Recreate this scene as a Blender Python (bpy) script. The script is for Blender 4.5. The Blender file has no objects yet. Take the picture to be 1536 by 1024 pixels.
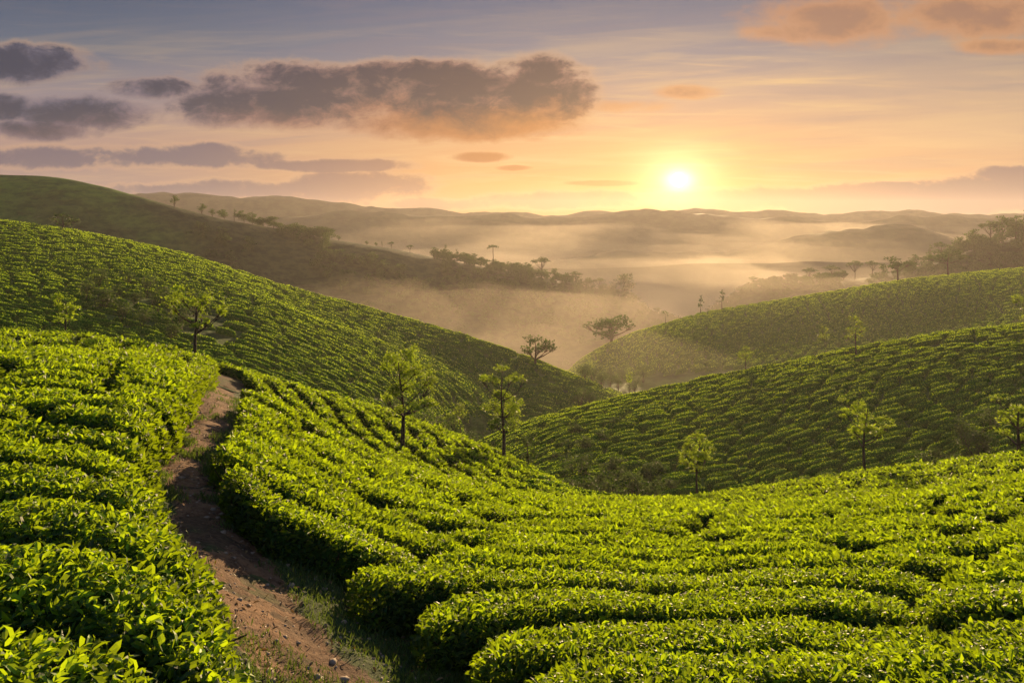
import bpy, math, random
import numpy as np
R = math.radians
rng = np.random.default_rng(7)
random.seed(7)
S = bpy.context.scene
COL = S.collection

# ------------------------------------------------------------------ camera
F = 1100.0; CX = 768.0; HY = 335.0            # focal length and horizon of the photograph in its pixels
cd = bpy.data.cameras.new('camera'); cam = bpy.data.objects.new('camera', cd); COL.objects.link(cam)
cd.sensor_width = 36.0; cd.lens = F / 1536.0 * 36.0
cd.shift_y = -(512.0 - HY) / 1536.0
cd.clip_start = 0.05; cd.clip_end = 20000
cam.location = (0, 0, 0); cam.rotation_euler = (R(90), 0, 0)
S.camera = cam

# ------------------------------------------------------------------ render, exposure
S.view_settings.view_transform = 'Standard'; S.view_settings.look = 'None'
S.view_settings.gamma = 1; S.view_settings.use_curve_mapping = False
EXPO = 1.2
S.view_settings.exposure = EXPO
S.render.engine = 'CYCLES'
cy = S.cycles
cy.use_denoising = True
cy.max_bounces = 6; cy.diffuse_bounces = 2; cy.glossy_bounces = 2; cy.transmission_bounces = 3
cy.transparent_max_bounces = 4; cy.volume_bounces = 2
cy.caustics_reflective = False; cy.caustics_refractive = False
cy.sample_clamp_indirect = 4.0

# ------------------------------------------------------------------ sun
SUN_AZ = math.atan2(1018 - CX, F)             # to the right of +Y
SUN_EL = R(7.0)
sd = bpy.data.lights.new('sun', 'SUN'); sun = bpy.data.objects.new('sun', sd); COL.objects.link(sun)
sd.energy = 5.0; sd.angle = R(0.6); sd.color = (1.0, 0.69, 0.36)
sun.rotation_euler = (R(90) - SUN_EL, 0, math.pi - SUN_AZ)   # lamp -Z points away from the sun

# ------------------------------------------------------------------ node helper
class E:
    """A float socket that can be written with in expressions."""
    nt = None
    def __init__(s, k): s.k = k
    @staticmethod
    def m(op, *a, clamp=False):
        n = E.nt.nodes.new('ShaderNodeMath'); n.operation = op; n.use_clamp = clamp
        for i, v in enumerate(a):
            if isinstance(v, E): E.nt.links.new(v.k, n.inputs[i])
            else: n.inputs[i].default_value = float(v)
        return E(n.outputs[0])
    def __add__(s, o): return E.m('ADD', s, o)
    __radd__ = __add__
    def __sub__(s, o): return E.m('SUBTRACT', s, o)
    def __rsub__(s, o): return E.m('SUBTRACT', o, s)
    def __mul__(s, o): return E.m('MULTIPLY', s, o)
    __rmul__ = __mul__
    def __truediv__(s, o): return E.m('DIVIDE', s, o)
    def __rtruediv__(s, o): return E.m('DIVIDE', o, s)
    def max(s, o): return E.m('MAXIMUM', s, o)
    def min(s, o): return E.m('MINIMUM', s, o)
    def exp(s): return E.m('EXPONENT', s)
    def smooth(s, a, b, lo=0.0, hi=1.0):
        n = E.nt.nodes.new('ShaderNodeMapRange'); n.interpolation_type = 'SMOOTHSTEP'
        E.nt.links.new(s.k, n.inputs[0])
        for i, v in enumerate((a, b, lo, hi)): n.inputs[i + 1].default_value = v
        return E(n.outputs[0])

def lin(c):
    return tuple(((x / 255) / 12.92) if x / 255 <= .04045 else ((x / 255 + .055) / 1.055) ** 2.4 for x in c)
def colsock(nt, c):
    n = nt.nodes.new('ShaderNodeRGB'); n.outputs[0].default_value = (*c, 1); return n.outputs[0]
def mixc(nt, f, a, b, mode='MIX'):
    n = nt.nodes.new('ShaderNodeMix'); n.data_type = 'RGBA'; n.blend_type = mode
    if isinstance(f, E): nt.links.new(f.k, n.inputs[0])
    else: n.inputs[0].default_value = f
    for v, i in ((a, 6), (b, 7)):
        if isinstance(v, tuple): n.inputs[i].default_value = (*v[:3], 1)
        else: nt.links.new(v, n.inputs[i])
    return n.outputs[2]
def combine(nt, x, y, z):
    n = nt.nodes.new('ShaderNodeCombineXYZ')
    for i, v in enumerate((x, y, z)):
        if isinstance(v, E): nt.links.new(v.k, n.inputs[i])
        else: n.inputs[i].default_value = v
    return n.outputs[0]
def noise(nt, vec, scale=1.0, detail=5.0, rough=.5, dist=0.0):
    n = nt.nodes.new('ShaderNodeTexNoise'); n.inputs['Scale'].default_value = scale
    n.inputs['Detail'].default_value = detail; n.inputs['Roughness'].default_value = rough
    n.inputs['Distortion'].default_value = dist
    if vec is not None: nt.links.new(vec, n.inputs['Vector'])
    return E(n.outputs[0])

# ------------------------------------------------------------------ world: dawn sky with cloud banks
W = bpy.data.worlds.new('World'); S.world = W; W.use_nodes = True
nt = W.node_tree; nt.nodes.clear(); E.nt = nt
out = nt.nodes.new('ShaderNodeOutputWorld'); bg = nt.nodes.new('ShaderNodeBackground')
nt.links.new(bg.outputs[0], out.inputs[0])
tc = nt.nodes.new('ShaderNodeTexCoord'); sx = nt.nodes.new('ShaderNodeSeparateXYZ')
nt.links.new(tc.outputs['Generated'], sx.inputs[0])
dx, dy, dz = (E(sx.outputs[i]) for i in range(3))
dyc = dy.max(0.12)
U = dx / dyc; V = dz / dyc                    # slopes of the ray, sun at (.227, .06)
def ramp(stops, fac):
    n = nt.nodes.new('ShaderNodeValToRGB'); nt.links.new(fac.k, n.inputs[0])
    cr = n.color_ramp
    while len(cr.elements) < len(stops): cr.elements.new(0.5)
    for e, (p, c) in zip(cr.elements, stops): e.position = p; e.color = (*lin(c), 1)
    return n.outputs[0]
v1 = (V / 0.5).max(0.0).min(1.0)              # 0 .. 1 for slopes 0 .. .5
left = ramp([(0, (160, 140, 145)), (.10, (172, 146, 146)), (.22, (196, 160, 148)), (.34, (170, 152, 156)), (.48, (112, 122, 142)), (.62, (86, 102, 130)), (1, (66, 84, 124))], v1)
mid = ramp([(0, (206, 122, 72)), (.10, (250, 178, 102)), (.22, (244, 184, 130)), (.34, (208, 172, 152)), (.46, (148, 144, 158)), (.62, (104, 116, 146)), (1, (84, 100, 132))], v1)
right = ramp([(0, (176, 122, 104)), (.12, (236, 176, 125)), (.24, (232, 188, 148)), (.38, (206, 174, 150)), (.52, (176, 158, 146)), (.62, (150, 145, 148)), (1, (96, 108, 134))], v1)
base = mixc(nt, U.smooth(-.62, .02), left, mid)
base = mixc(nt, U.smooth(.22, .72), base, right)
# thin streaked cirrus
tilt = V - U * 0.07
st1 = noise(nt, combine(nt, U * 2.2, tilt * 34, 0.0), 1.0, 6, .55, .4)
st2 = noise(nt, combine(nt, U * 5.0, (V + U * 0.03) * 75, 4.0), 1.0, 5, .55, .6)
su, sv = 0.2273, 0.0591
du = U - su; dv = V - sv
r2 = du * du + dv * dv * 2.0
near = (r2 * (-9.0)).exp()
stk = (st1.smooth(.45, .72) * 0.7 + st2.smooth(.48, .7) * 0.45) * V.smooth(.0, .07) * V.smooth(.34, .16)
base = mixc(nt, (stk * (near * 0.75 + 0.36)).min(.9), base, lin((255, 210, 150)))
dark = st1.smooth(.5, .32) * 0.30 * V.smooth(.02, .1)
base = mixc(nt, dark, base, lin((150, 136, 146)))

nzA = noise(nt, combine(nt, U * 7.5, V * 13.0, 1.3), 1.0, 8, .58, .25)
nzB = noise(nt, combine(nt, U * 24.0, V * 38.0, 7.3), 1.0, 8, .66, .35)
nz = (nzA - 0.5) * 5.0 + (nzB - 0.5) * 3.0
def blob(px, py, rx, ry):
    a = (U - (px - CX) / F) / (rx / F); b = (V - (HY - py) / F) / (ry / F)
    return 1.0 - (a * a + b * b)
def group(bl, k=.75):
    g = None
    for b in bl:
        q = blob(*b); g = q if g is None else g.max(q)
    return g.max(-3.0) + nz * k
# far soft mauve banks low over the horizon
mB = group([(120, 236, 330, 20), (320, 232, 60, 20), (500, 248, 120, 11), (540, 284, 130, 26), (330, 285, 200, 16),
            (860, 300, 200, 16), (1040, 300, 60, 15), (1300, 299, 420, 24), (1500, 292, 190, 30), (1514, 262, 50, 14), (1180, 290, 90, 12), (1340, 282, 70, 10), (660, 305, 120, 12)], .62)
aB = mB.smooth(-.25, .75)
bcol = mixc(nt, U.smooth(-.5, .0), lin((120, 108, 126)), lin((178, 128, 108)))
bcol = mixc(nt, U.smooth(.3, .6), bcol, lin((122, 102, 116)))
base = mixc(nt, aB * 0.92, base, bcol)
rimB = mB.smooth(-.35, .05) * mB.smooth(.5, .1)
base = mixc(nt, rimB * .30, base, lin((248, 196, 150)))
# orange scraps high on the right and small ones near the sun
mO = group([(1250, 32, 120, 34), (1195, 48, 80, 16), (1460, 22, 150, 34), (1025, 138, 46, 10), (940, 160, 60, 10), (1500, 70, 60, 12)], .75)
aO = mO.smooth(-.9, 1.3)
base = mixc(nt, aO * .75, base, mixc(nt, mO.smooth(.4, 1.6), lin((236, 158, 92)), lin((178, 122, 92))))
# the big dark cloud and its neighbours
wis = noise(nt, combine(nt, U * 5.0 + nzA * .6, V * 26.0, 11.0), 1.0, 7, .6, .5)
nz = nz + (wis - .5) * 1.6
mD = group([(585, 138, 285, 44), (395, 156, 135, 38), (815, 140, 85, 46), (690, 178, 170, 30), (440, 120, 80, 22), (610, 108, 120, 22),
            (232, 133, 66, 17), (40, 98, 105, 28), (0, 162, 52, 20), (120, 172, 110, 26), (60, 195, 90, 16), (722, 236, 40, 7), (905, 275, 55, 4), (770, 252, 24, 4)], .55)
aD = mD.smooth(-.75, .45)
hang = (V - 0.158) + U * -0.03 + (nzB - .5) * .06 + (nzA - .5) * .10
und = hang.smooth(.018, -.035)
thick = mixc(nt, U.smooth(-.62, .05), lin((62, 68, 92)), lin((74, 62, 76)))
thin_c = mixc(nt, U.smooth(-.62, -.1), lin((118, 112, 132)), lin((176, 132, 118)))
dcol = mixc(nt, (mD + (nzB - .5) * 2.2).smooth(-.5, 1.0), thin_c, thick)
lit = mixc(nt, U.smooth(-.6, .05), lin((166, 128, 128)), lin((226, 142, 70)))
dcol = mixc(nt, und * U.smooth(-.7, .05, .40, .80), dcol, lit)
rim = mD.smooth(.35, -.25) * (V + U * .1).smooth(.10, .2)
dcol = mixc(nt, rim * 0.6, dcol, lin((252, 200, 152)))
base = mixc(nt, aD * .96, base, dcol)
# forward scattered glow and the sun itself
g1 = (r2 * (-9.0)).exp() * 0.10
g2 = (r2 * (-80.0)).exp() * 0.32
g3 = (r2 * (-420.0)).exp() * 0.9 + (r2 * (-3200.0)).exp() * 2.5
glow = mixc(nt, 1.0, base, (0, 0, 0), 'ADD')
def addglow(src, g, c):
    cc = mixc(nt, 1.0, colsock(nt, c), combine(nt, g, g, g), 'MULTIPLY')
    return mixc(nt, 1.0, src, cc, 'ADD')
glow = addglow(glow, g1 * V.smooth(-.02, .05, .4, 1), (1.0, .42, .06))
glow = addglow(glow, g2 * V.smooth(-.03, .05, .25, 1), (1.0, .46, .06))
glow = addglow(glow, g3, (1.0, .80, .42))
disc = (du * du + dv * dv).smooth(.00011, .00000) * 22.0
glow = addglow(glow, disc, (1.0, .9, .66))
# behind the viewer and underfoot: plain dusk blue
glow = mixc(nt, V.smooth(.55, 1.4), glow, lin((150, 170, 210)))
glow = mixc(nt, dy.smooth(.32, .02), glow, lin((134, 152, 192)))
glow = mixc(nt, dz.smooth(-.01, -.2), glow, lin((120, 112, 96)))
# a little of the physical sky in the mix
sky = nt.nodes.new('ShaderNodeTexSky'); sky.sky_type = 'NISHITA'; sky.sun_disc = False
sky.sun_elevation = SUN_EL; sky.sun_rotation = SUN_AZ
scl = nt.nodes.new('ShaderNodeVectorMath'); scl.operation = 'SCALE'; scl.inputs['Scale'].default_value = 7.5 / 2 ** EXPO
nt.links.new(glow, scl.inputs[0])
fin = mixc(nt, 1.0, scl.outputs[0], mixc(nt, 1.0, sky.outputs[0], (.012, .012, .012), 'MULTIPLY'), 'ADD')
nt.links.new(fin, bg.inputs[0]); bg.inputs[1].default_value = 0.1
W.cycles.sampling_method = 'MANUAL'; W.cycles.sample_map_resolution = 512

# ------------------------------------------------------------------ numeric noise
def vnoise(x, y, seed=0):
    xi = np.floor(x).astype(np.int64); yi = np.floor(y).astype(np.int64)
    fx = x - xi; fy = y - yi; fx = fx * fx * (3 - 2 * fx); fy = fy * fy * (3 - 2 * fy)
    def h(a, b):
        n = (a * 374761393 + b * 668265263 + seed * 974634777) & 0x7fffffff
        n = ((n ^ (n >> 13)) * 1274126177) & 0x7fffffff
        return ((n ^ (n >> 16)) & 0xffff) / 65535.0
    return ((h(xi, yi) * (1 - fx) + h(xi + 1, yi) * fx) * (1 - fy) + (h(xi, yi + 1) * (1 - fx) + h(xi + 1, yi + 1) * fx) * fy) * 2 - 1
def fbm(x, y, o=4, seed=0):
    s = 0; a = .5
    for i in range(o):
        s = s + a * vnoise(x, y, seed + i); x = x * 2.03 + 11.3; y = y * 2.03 + 5.7; a *= .5
    return s

# ------------------------------------------------------------------ terrain, as profiles along each bearing
CAMH = 2.3; TEA = 0.62
def cur(*pts):
    a = np.array(pts, float); return a[:, 0], a[:, 1:]
PXC = np.linspace(-420, 1960, 596)
def ip(tab, k=1):
    a = np.array(tab, float); return np.interp(PXC, a[:, 0], a[:, k])
def ray(py, Y): return (HY - py) / F * Y
def crest(tab, drop=0.0):
    Y = ip(tab, 1); return Y, ray(ip(tab, 2), Y) - drop
def zn(tab):
    return ip(tab, 1), ip(tab, 2)
nodes = []
a1z = [(-420, -3.9), (0, -4.2), (200, -4.3), (330, -4.8), (450, -6.0), (600, -7.4), (768, -8.1), (1000, -8.5), (1300, -8.2), (1536, -7.6), (1960, -6.8)]
a2z = [(-420, -5.5), (0, -6.0), (200, -6.4), (330, -7.5), (450, -9.1), (600, -11.0), (768, -12.6), (850, -13.0), (980, -13.0), (1100, -13.3), (1300, -12.9), (1536, -12), (1960, -10)]
z1 = ip(a1z)
nodes.append((0 * PXC + .01, 0 * PXC - CAMH))
nodes.append((0 * PXC + 10, -CAMH + (z1 + CAMH) * .5))
nodes.append((0 * PXC + 20, z1))
nodes.append((0 * PXC + 33, ip(a2z)))
nodes.append(crest([(-420, 40, 492), (0, 40, 496), (160, 40, 507), (250, 40, 521), (330, 41, 545), (420, 43, 573), (510, 45, 597), (600, 47, 623), (680, 47, 652), (760, 47, 683), (810, 46, 708), (850, 45, 733), (900, 43, 744), (980, 42, 750), (1040, 42, 745), (1100, 42, 736), (1200, 43, 721), (1300, 44, 706), (1420, 44, 692), (1536, 45, 680), (1960, 46, 640)], TEA * .95))
nodes.append(zn([(-420, 66, -12.5), (0, 66, -13), (330, 68, -17.5), (600, 72, -22.5), (720, 72, -25.5), (850, 62, -22.6), (950, 60, -22.8), (1100, 62, -24.5), (1300, 62, -23.8), (1536, 64, -22), (1960, 66, -20)]))
nodes.append((ip([(-420, 92), (650, 92), (720, 95), (850, 100), (1000, 105), (1280, 115), (1536, 120), (1960, 126)]), None))   # hill on the right
Bp = [(650, 715), (700, 676), (720, 660), (780, 635), (850, 614), (920, 597), (1000, 579), (1100, 557), (1180, 543), (1280, 522), (1400, 500), (1536, 484), (1700, 470), (1960, 455)]
nodes.append((ip([(-420, 115), (650, 115), (720, 114), (1536, 136), (1960, 142)]), None))
nodes.append((ip([(-420, 138), (760, 138), (850, 140), (1536, 146), (1960, 150)]), None))                                      # shoulder of the left hill
nodes.append((ip([(-420, 152), (760, 152), (960, 148), (1536, 156), (1960, 160)]), None))
nodes.append(crest([(-420, 215, 312), (-150, 208, 320), (0, 202, 332), (100, 200, 345), (200, 196, 364), (280, 192, 382), (420, 187, 428), (560, 181, 465), (700, 173, 505), (760, 169, 525), (800, 166, 541), (850, 163, 562), (900, 161, 584), (950, 160, 612), (1000, 162, 645), (1060, 166, 600), (1100, 168, 585), (1280, 170, 560), (1536, 172, 530), (1960, 175, 500)], TEA * .6))
nodes.append(zn([(-420, 225, -8), (0, 218, -8), (300, 214, -22), (600, 206, -42), (800, 196, -46), (900, 194, -42), (1100, 194, -39), (1280, 196, -36), (1536, 198, -30), (1960, 200, -25)]))
nodes.append(crest([(-420, 258, 400), (0, 258, 420), (300, 258, 480), (600, 250, 560), (760, 240, 610), (810, 236, 592), (840, 236, 568), (870, 240, 540), (913, 245, 517), (950, 250, 500), (1050, 265, 471), (1120, 272, 459), (1200, 280, 446), (1350, 290, 421), (1450, 296, 410), (1536, 300, 402), (1700, 306, 388), (1960, 312, 372)], .5))
nodes.append(zn([(-420, 290, -14), (0, 290, -16), (300, 292, -38), (600, 300, -60), (900, 312, -76), (1100, 335, -66), (1300, 345, -50), (1536, 350, -40), (1960, 355, -36)]))
nodes.append(crest([(-420, 336, 240), (-150, 344, 254), (0, 353, 262), (60, 354, 264), (110, 357, 270), (160, 360, 281), (250, 361, 307), (330, 370, 329), (400, 386, 341), (460, 395, 352), (520, 403, 363), (580, 412, 370), (640, 420, 382), (740, 428, 403), (830, 433, 419), (900, 437, 436), (960, 441, 454), (1010, 465, 490), (1050, 466, 488), (1080, 466, 462), (1120, 462, 434), (1160, 458, 426), (1250, 453, 424), (1300, 449, 420), (1360, 440, 405), (1420, 431, 390), (1470, 422, 372), (1536, 414, 352), (1700, 405, 325), (1960, 396, 300)]))
nodes.append(zn([(-420, 590, -50), (0, 590, -50), (400, 600, -75), (800, 615, -90), (1100, 615, -88), (1536, 590, -70), (1960, 590, -60)]))
nodes.append(crest([(-420, 700, 340), (0, 700, 350), (400, 700, 360), (600, 705, 385), (740, 705, 400), (800, 705, 400), (860, 705, 388), (900, 705, 381), (950, 705, 372), (1020, 705, 367), (1080, 700, 372), (1150, 700, 362), (1200, 700, 352), (1250, 700, 345), (1300, 700, 337), (1345, 700, 332), (1390, 700, 341), (1430, 700, 356), (1480, 700, 360), (1536, 700, 362), (1960, 700, 340)]))
nodes.append((0 * PXC + 790, 0 * PXC - 95))
nodes.append(crest([(-420, 900, 322), (0, 900, 325), (300, 900, 332), (400, 900, 322), (480, 900, 319), (520, 900, 313), (560, 900, 319), (620, 900, 323), (700, 900, 319), (740, 900, 317), (765, 900, 313), (795, 900, 317), (830, 900, 324), (900, 900, 322), (960, 900, 317), (1000, 900, 313), (1060, 900, 318), (1150, 900, 329), (1250, 900, 334), (1310, 900, 330), (1340, 900, 326), (1400, 900, 321), (1450, 900, 324), (1536, 900, 328), (1960, 900, 320)]))
nodes.append((0 * PXC + 1000, 0 * PXC - 95))
nodes.append(crest([(-420, 1120, 285), (0, 1120, 297), (150, 1120, 296), (200, 1120, 292), (280, 1120, 289), (350, 1120, 291), (430, 1120, 296), (480, 1120, 304), (560, 1120, 310), (640, 1120, 317), (800, 1120, 321), (1000, 1120, 317), (1200, 1120, 317), (1536, 1120, 321), (1960, 1120, 313)]))
nodes.append((0 * PXC + 1400, 0 * PXC - 140))
nodes.append((0 * PXC + 9000, 0 * PXC - 150))
# resolve the interdependent stations around the two mid hills
(_, zv1), (Yb, _), (Yv2, _), (Yc, _), (Ycd, _), (Ycc, zcc) = nodes[5], nodes[6], nodes[7], nodes[8], nodes[9], nodes[10]
Yv1 = nodes[5][0]
bp = np.array(Bp, float)
zb_r = ray(np.interp(PXC, bp[:, 0], bp[:, 1]), Yb) - TEA * .9
cs = np.array([(-420, 360), (0, 392), (200, 408), (400, 452), (500, 494), (568, 520), (664, 561), (712, 590), (760, 628), (800, 660), (1960, 660)], float)
zc_l = ray(np.interp(PXC, cs[:, 0], cs[:, 1]), Yc) - TEA * .6
wr = np.clip((PXC - 650) / 70, 0, 1)
zb_l = zv1 + (zc_l - zv1) * (Yb - Yv1) / (Yc - Yv1) - 0.6
zb_l = np.where(PXC > 500, zb_l - np.clip((PXC - 500) / 150, 0, 1) * 3, zb_l)
zb = zb_l * (1 - wr) + zb_r * wr
zc_r = ip([(-420, 0), (700, -32), (760, -33), (850, -38), (1000, -40), (1536, -33), (1960, -30)])
wl = np.clip((PXC - 730) / 80, 0, 1)
zc = zc_l * (1 - wl) + np.minimum(zc_r, zc_l * 0 + zc_r) * wl
zv2 = np.where(PXC < 650, zb + (zc - zb) * (Yv2 - Yb) / (Yc - Yb), np.minimum(zb, zc) - 2.0 - 4 * wr)
lin_cd = zc + (zcc - zc) * (Ycd - Yc) / (Ycc - Yc)
zcd = lin_cd - np.interp(PXC, [-420, 350, 450, 760, 820, 1960], [0, 0, 1.2, 2.0, 0, 0])
nodes[6] = (Yb, zb); nodes[7] = (Yv2, zv2); nodes[8] = (Yc, zc); nodes[9] = (Ycd, zcd)
NY = np.array([n[0] + 0 * PXC for n in nodes]); NZ = np.array([n[1] + 0 * PXC for n in nodes])
ker = np.exp(-0.5 * (np.arange(-9, 10) / 3.0) ** 2); ker /= ker.sum()
def sm(a):
    p = np.pad(a, 9, mode='edge'); return np.convolve(p, ker, 'valid')
NY = np.array([sm(a) for a in NY])
kk = [sm(a) for a in NZ]; NZ = np.array(kk)

DS = np.concatenate([[0.0], np.geomspace(1.0, 9000, 900)])
def pchip_cols(NY, NZ, D):
    h = np.diff(NY, axis=0); d = np.diff(NZ, axis=0) / h
    m = np.zeros_like(NZ)
    w1 = 2 * h[1:] + h[:-1]; w2 = h[1:] + 2 * h[:-1]
    ok = d[:-1] * d[1:] > 0
    with np.errstate(all='ignore'):
        m[1:-1] = np.where(ok, (w1 + w2) / (w1 / d[:-1] + w2 / d[1:]), 0)
    m[0] = d[0]; m[-1] = 0
    outz = np.zeros((len(D), NY.shape[1]))
    for c in range(NY.shape[1]):
        y = NY[:, c]; i = np.clip(np.searchsorted(y, D, side='right') - 1, 0, len(y) - 2)
        t = np.clip((D - y[i]) / h[i, c], 0, 1); hh = h[i, c]
        outz[:, c] = (NZ[i, c] * (1 + 2 * t) * (1 - t) ** 2 + m[i, c] * hh * t * (1 - t) ** 2 + NZ[i + 1, c] * t * t * (3 - 2 * t) - m[i + 1, c] * hh * t * t * (1 - t))
    return outz
TAB = pchip_cols(NY, NZ, DS)
LD = np.log(DS[1:])
UMAX = (PXC[-1] - CX) / F; UMIN = (PXC[0] - CX) / F
def H(x, y):
    """ground height in metres at plan position x, y (the camera stands over 0, 0)"""
    x = np.asarray(x, float); y = np.asarray(y, float)
    r = np.hypot(x, y); th = np.arctan2(x, y)
    tl = 0.86
    front = np.abs(th) < tl
    D = np.where(front, y, r * math.cos(tl))
    D = np.maximum(D, 0.0)
    Dn = np.sqrt(D * D + 1.5 ** 2 * (1 - np.clip(D / 12, 0, 1)))
    u = np.where(front, x / np.maximum(Dn, 1e-6), np.sign(x) * math.tan(tl))
    back = np.clip((np.abs(th) - tl) / (math.pi - tl), 0, 1)
    u = u * (1 - back * back * (3 - 2 * back))
    c = np.clip((u - UMIN) / (UMAX - UMIN) * (len(PXC) - 1), 0, len(PXC) - 1.001)
    ci = c.astype(int); cf = c - ci
    ld = (np.log(np.maximum(D, 1.0)) - LD[0]) / (LD[1] - LD[0])
    ri = np.clip(ld.astype(int), 0, len(LD) - 2); rf = np.clip(ld - ri, 0, 1)
    T = TAB[1:]
    z = (T[ri, ci] * (1 - cf) + T[ri, ci + 1] * cf) * (1 - rf) + (T[ri + 1, ci] * (1 - cf) + T[ri + 1, ci + 1] * cf) * rf
    z0 = TAB[0, 0] + (z - TAB[0, 0]) * np.clip(D, 0, 1)
    z = np.where(D < 1, z0, z)
    far = np.clip((D - 320) / 250, 0, 1)
    z = z + far * (fbm(x / 70, y / 110, 4, 3) * (5.0 + 6.0 * np.clip((D - 560) / 100, 0, 1)) + fbm(x / 14, y / 30, 2, 9) * 1.0)
    return z

# ------------------------------------------------------------------ materials
def mat(name):
    m = bpy.data.materials.new(name); m.use_nodes = True; n = m.node_tree; n.nodes.clear()
    o = n.nodes.new('ShaderNodeOutputMaterial'); E.nt = n
    return m, n, o
def attr(n, name):
    a = n.nodes.new('ShaderNodeAttribute'); a.attribute_name = name; return E(a.outputs['Fac'])
def position(n):
    return n.nodes.new('ShaderNodeNewGeometry').outputs['Position']
def scaled(n, vec, s):
    v = n.nodes.new('ShaderNodeVectorMath'); v.operation = 'MULTIPLY'; n.links.new(vec, v.inputs[0]); v.inputs[1].default_value = s
    return v.outputs[0]
def bumpn(n, h, strength, dist):
    b = n.nodes.new('ShaderNodeBump'); b.inputs['Strength'].default_value = strength; b.inputs['Distance'].default_value = dist
    n.links.new(h.k, b.inputs['Height']); return b.outputs[0]
def princ(n, col, rough, normal=None, spec=.5):
    p = n.nodes.new('ShaderNodeBsdfPrincipled')
    if isinstance(col, tuple): p.inputs['Base Color'].default_value = (*col, 1)
    else: n.links.new(col, p.inputs['Base Color'])
    p.inputs['Roughness'].default_value = rough; p.inputs['Specular IOR Level'].default_value = spec
    if normal is not None: n.links.new(normal, p.inputs['Normal'])
    return p
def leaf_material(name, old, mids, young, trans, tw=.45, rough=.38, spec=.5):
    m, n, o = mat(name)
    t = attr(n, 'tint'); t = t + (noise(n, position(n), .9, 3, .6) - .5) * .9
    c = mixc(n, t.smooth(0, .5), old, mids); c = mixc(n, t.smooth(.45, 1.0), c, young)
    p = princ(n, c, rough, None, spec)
    tr = n.nodes.new('ShaderNodeBsdfTranslucent')
    tcol = mixc(n, t.smooth(0, 1), tuple(x * .45 for x in trans), trans)
    n.links.new(tcol, tr.inputs[0])
    mx = n.nodes.new('ShaderNodeMixShader'); mx.inputs[0].default_value = tw
    n.links.new(p.outputs[0], mx.inputs[1]); n.links.new(tr.outputs[0], mx.inputs[2]); n.links.new(mx.outputs[0], o.inputs[0])
    return m
M = {}
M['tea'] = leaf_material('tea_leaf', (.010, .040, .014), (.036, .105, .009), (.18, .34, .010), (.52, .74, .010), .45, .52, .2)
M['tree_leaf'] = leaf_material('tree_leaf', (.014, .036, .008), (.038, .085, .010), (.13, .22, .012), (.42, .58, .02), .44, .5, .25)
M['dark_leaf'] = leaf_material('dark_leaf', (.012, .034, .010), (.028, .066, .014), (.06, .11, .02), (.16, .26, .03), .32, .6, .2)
M['grass'] = leaf_material('grass_blade', (.03, .06, .012), (.05, .10, .016), (.10, .15, .03), (.20, .30, .03), .35, .5)
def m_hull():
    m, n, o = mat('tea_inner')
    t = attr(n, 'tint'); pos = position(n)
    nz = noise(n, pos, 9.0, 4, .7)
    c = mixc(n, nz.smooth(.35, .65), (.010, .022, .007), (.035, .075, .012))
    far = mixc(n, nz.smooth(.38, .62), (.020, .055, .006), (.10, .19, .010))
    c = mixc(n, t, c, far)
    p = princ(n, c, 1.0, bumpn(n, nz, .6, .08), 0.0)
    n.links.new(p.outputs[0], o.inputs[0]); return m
M['hull'] = m_hull()
def m_ground():
    m, n, o = mat('ground_soil')
    pos = position(n)
    a = noise(n, pos, 1.3, 6, .6); b = noise(n, pos, 14, 5, .65); cst = noise(n, pos, .35, 3, .5)
    soil = mixc(n, b.smooth(.3, .7), (.045, .026, .014), (.10, .062, .034))
    gr = mixc(n, b.smooth(.35, .65), (.018, .032, .009), (.05, .075, .018))
    c = mixc(n, (a + cst * .4).smooth(.5, .75), gr, soil)
    h = a * .5 + b
    p = princ(n, c, .95, bumpn(n, h, .6, .05), .15)
    n.links.new(p.outputs[0], o.inputs[0]); return m
M['ground'] = m_ground()
def m_path():
    m, n, o = mat('path_dirt')
    pos = position(n); e = attr(n, 'edge')
    a = noise(n, pos, 2.2, 7, .62, .3); b = noise(n, pos, 22, 6, .7); c3 = noise(n, pos, 90, 3, .6)
    soil = mixc(n, a.smooth(.32, .68), (.055, .028, .013), (.175, .092, .043))
    soil = mixc(n, b.smooth(.42, .62) * .55, soil, (.21, .13, .075))
    soil = mixc(n, c3.smooth(.60, .70) * .6, soil, (.05, .03, .018))
    gr = mixc(n, b.smooth(.35, .65), (.016, .03, .008), (.05, .075, .016))
    g = (e + (a - .5) * 2.6).smooth(.40, .75)
    c = mixc(n, g, soil, gr)
    p = princ(n, c, .92, bumpn(n, a + b * .5 + c3 * .15, .9, .06), .2)
    n.links.new(p.outputs[0], o.inputs[0]); return m
M['path'] = m_path()
def m_slope(name, lo, hi, sc, stripes=0.0):
    m, n, o = mat(name)
    pos = position(n)
    a = noise(n, scaled(n, pos, (sc, sc, sc * 2)), 1.0, 7, .65)
    b = noise(n, scaled(n, pos, (sc * .16, sc * .16, sc * .9)), 1.0, 4, .6)
    f = a.smooth(.38, .62)
    if stripes: f = (f * (1 - stripes) + b.smooth(.42, .58) * stripes)
    c = mixc(n, f, lo, hi)
    p = princ(n, c, .9, bumpn(n, a + b, .8, 1.2), .1)
    n.links.new(p.outputs[0], o.inputs[0]); return m
M['slope_green'] = m_slope('slope_grassy', (.030, .055, .010), (.085, .14, .018), .22, .5)
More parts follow.
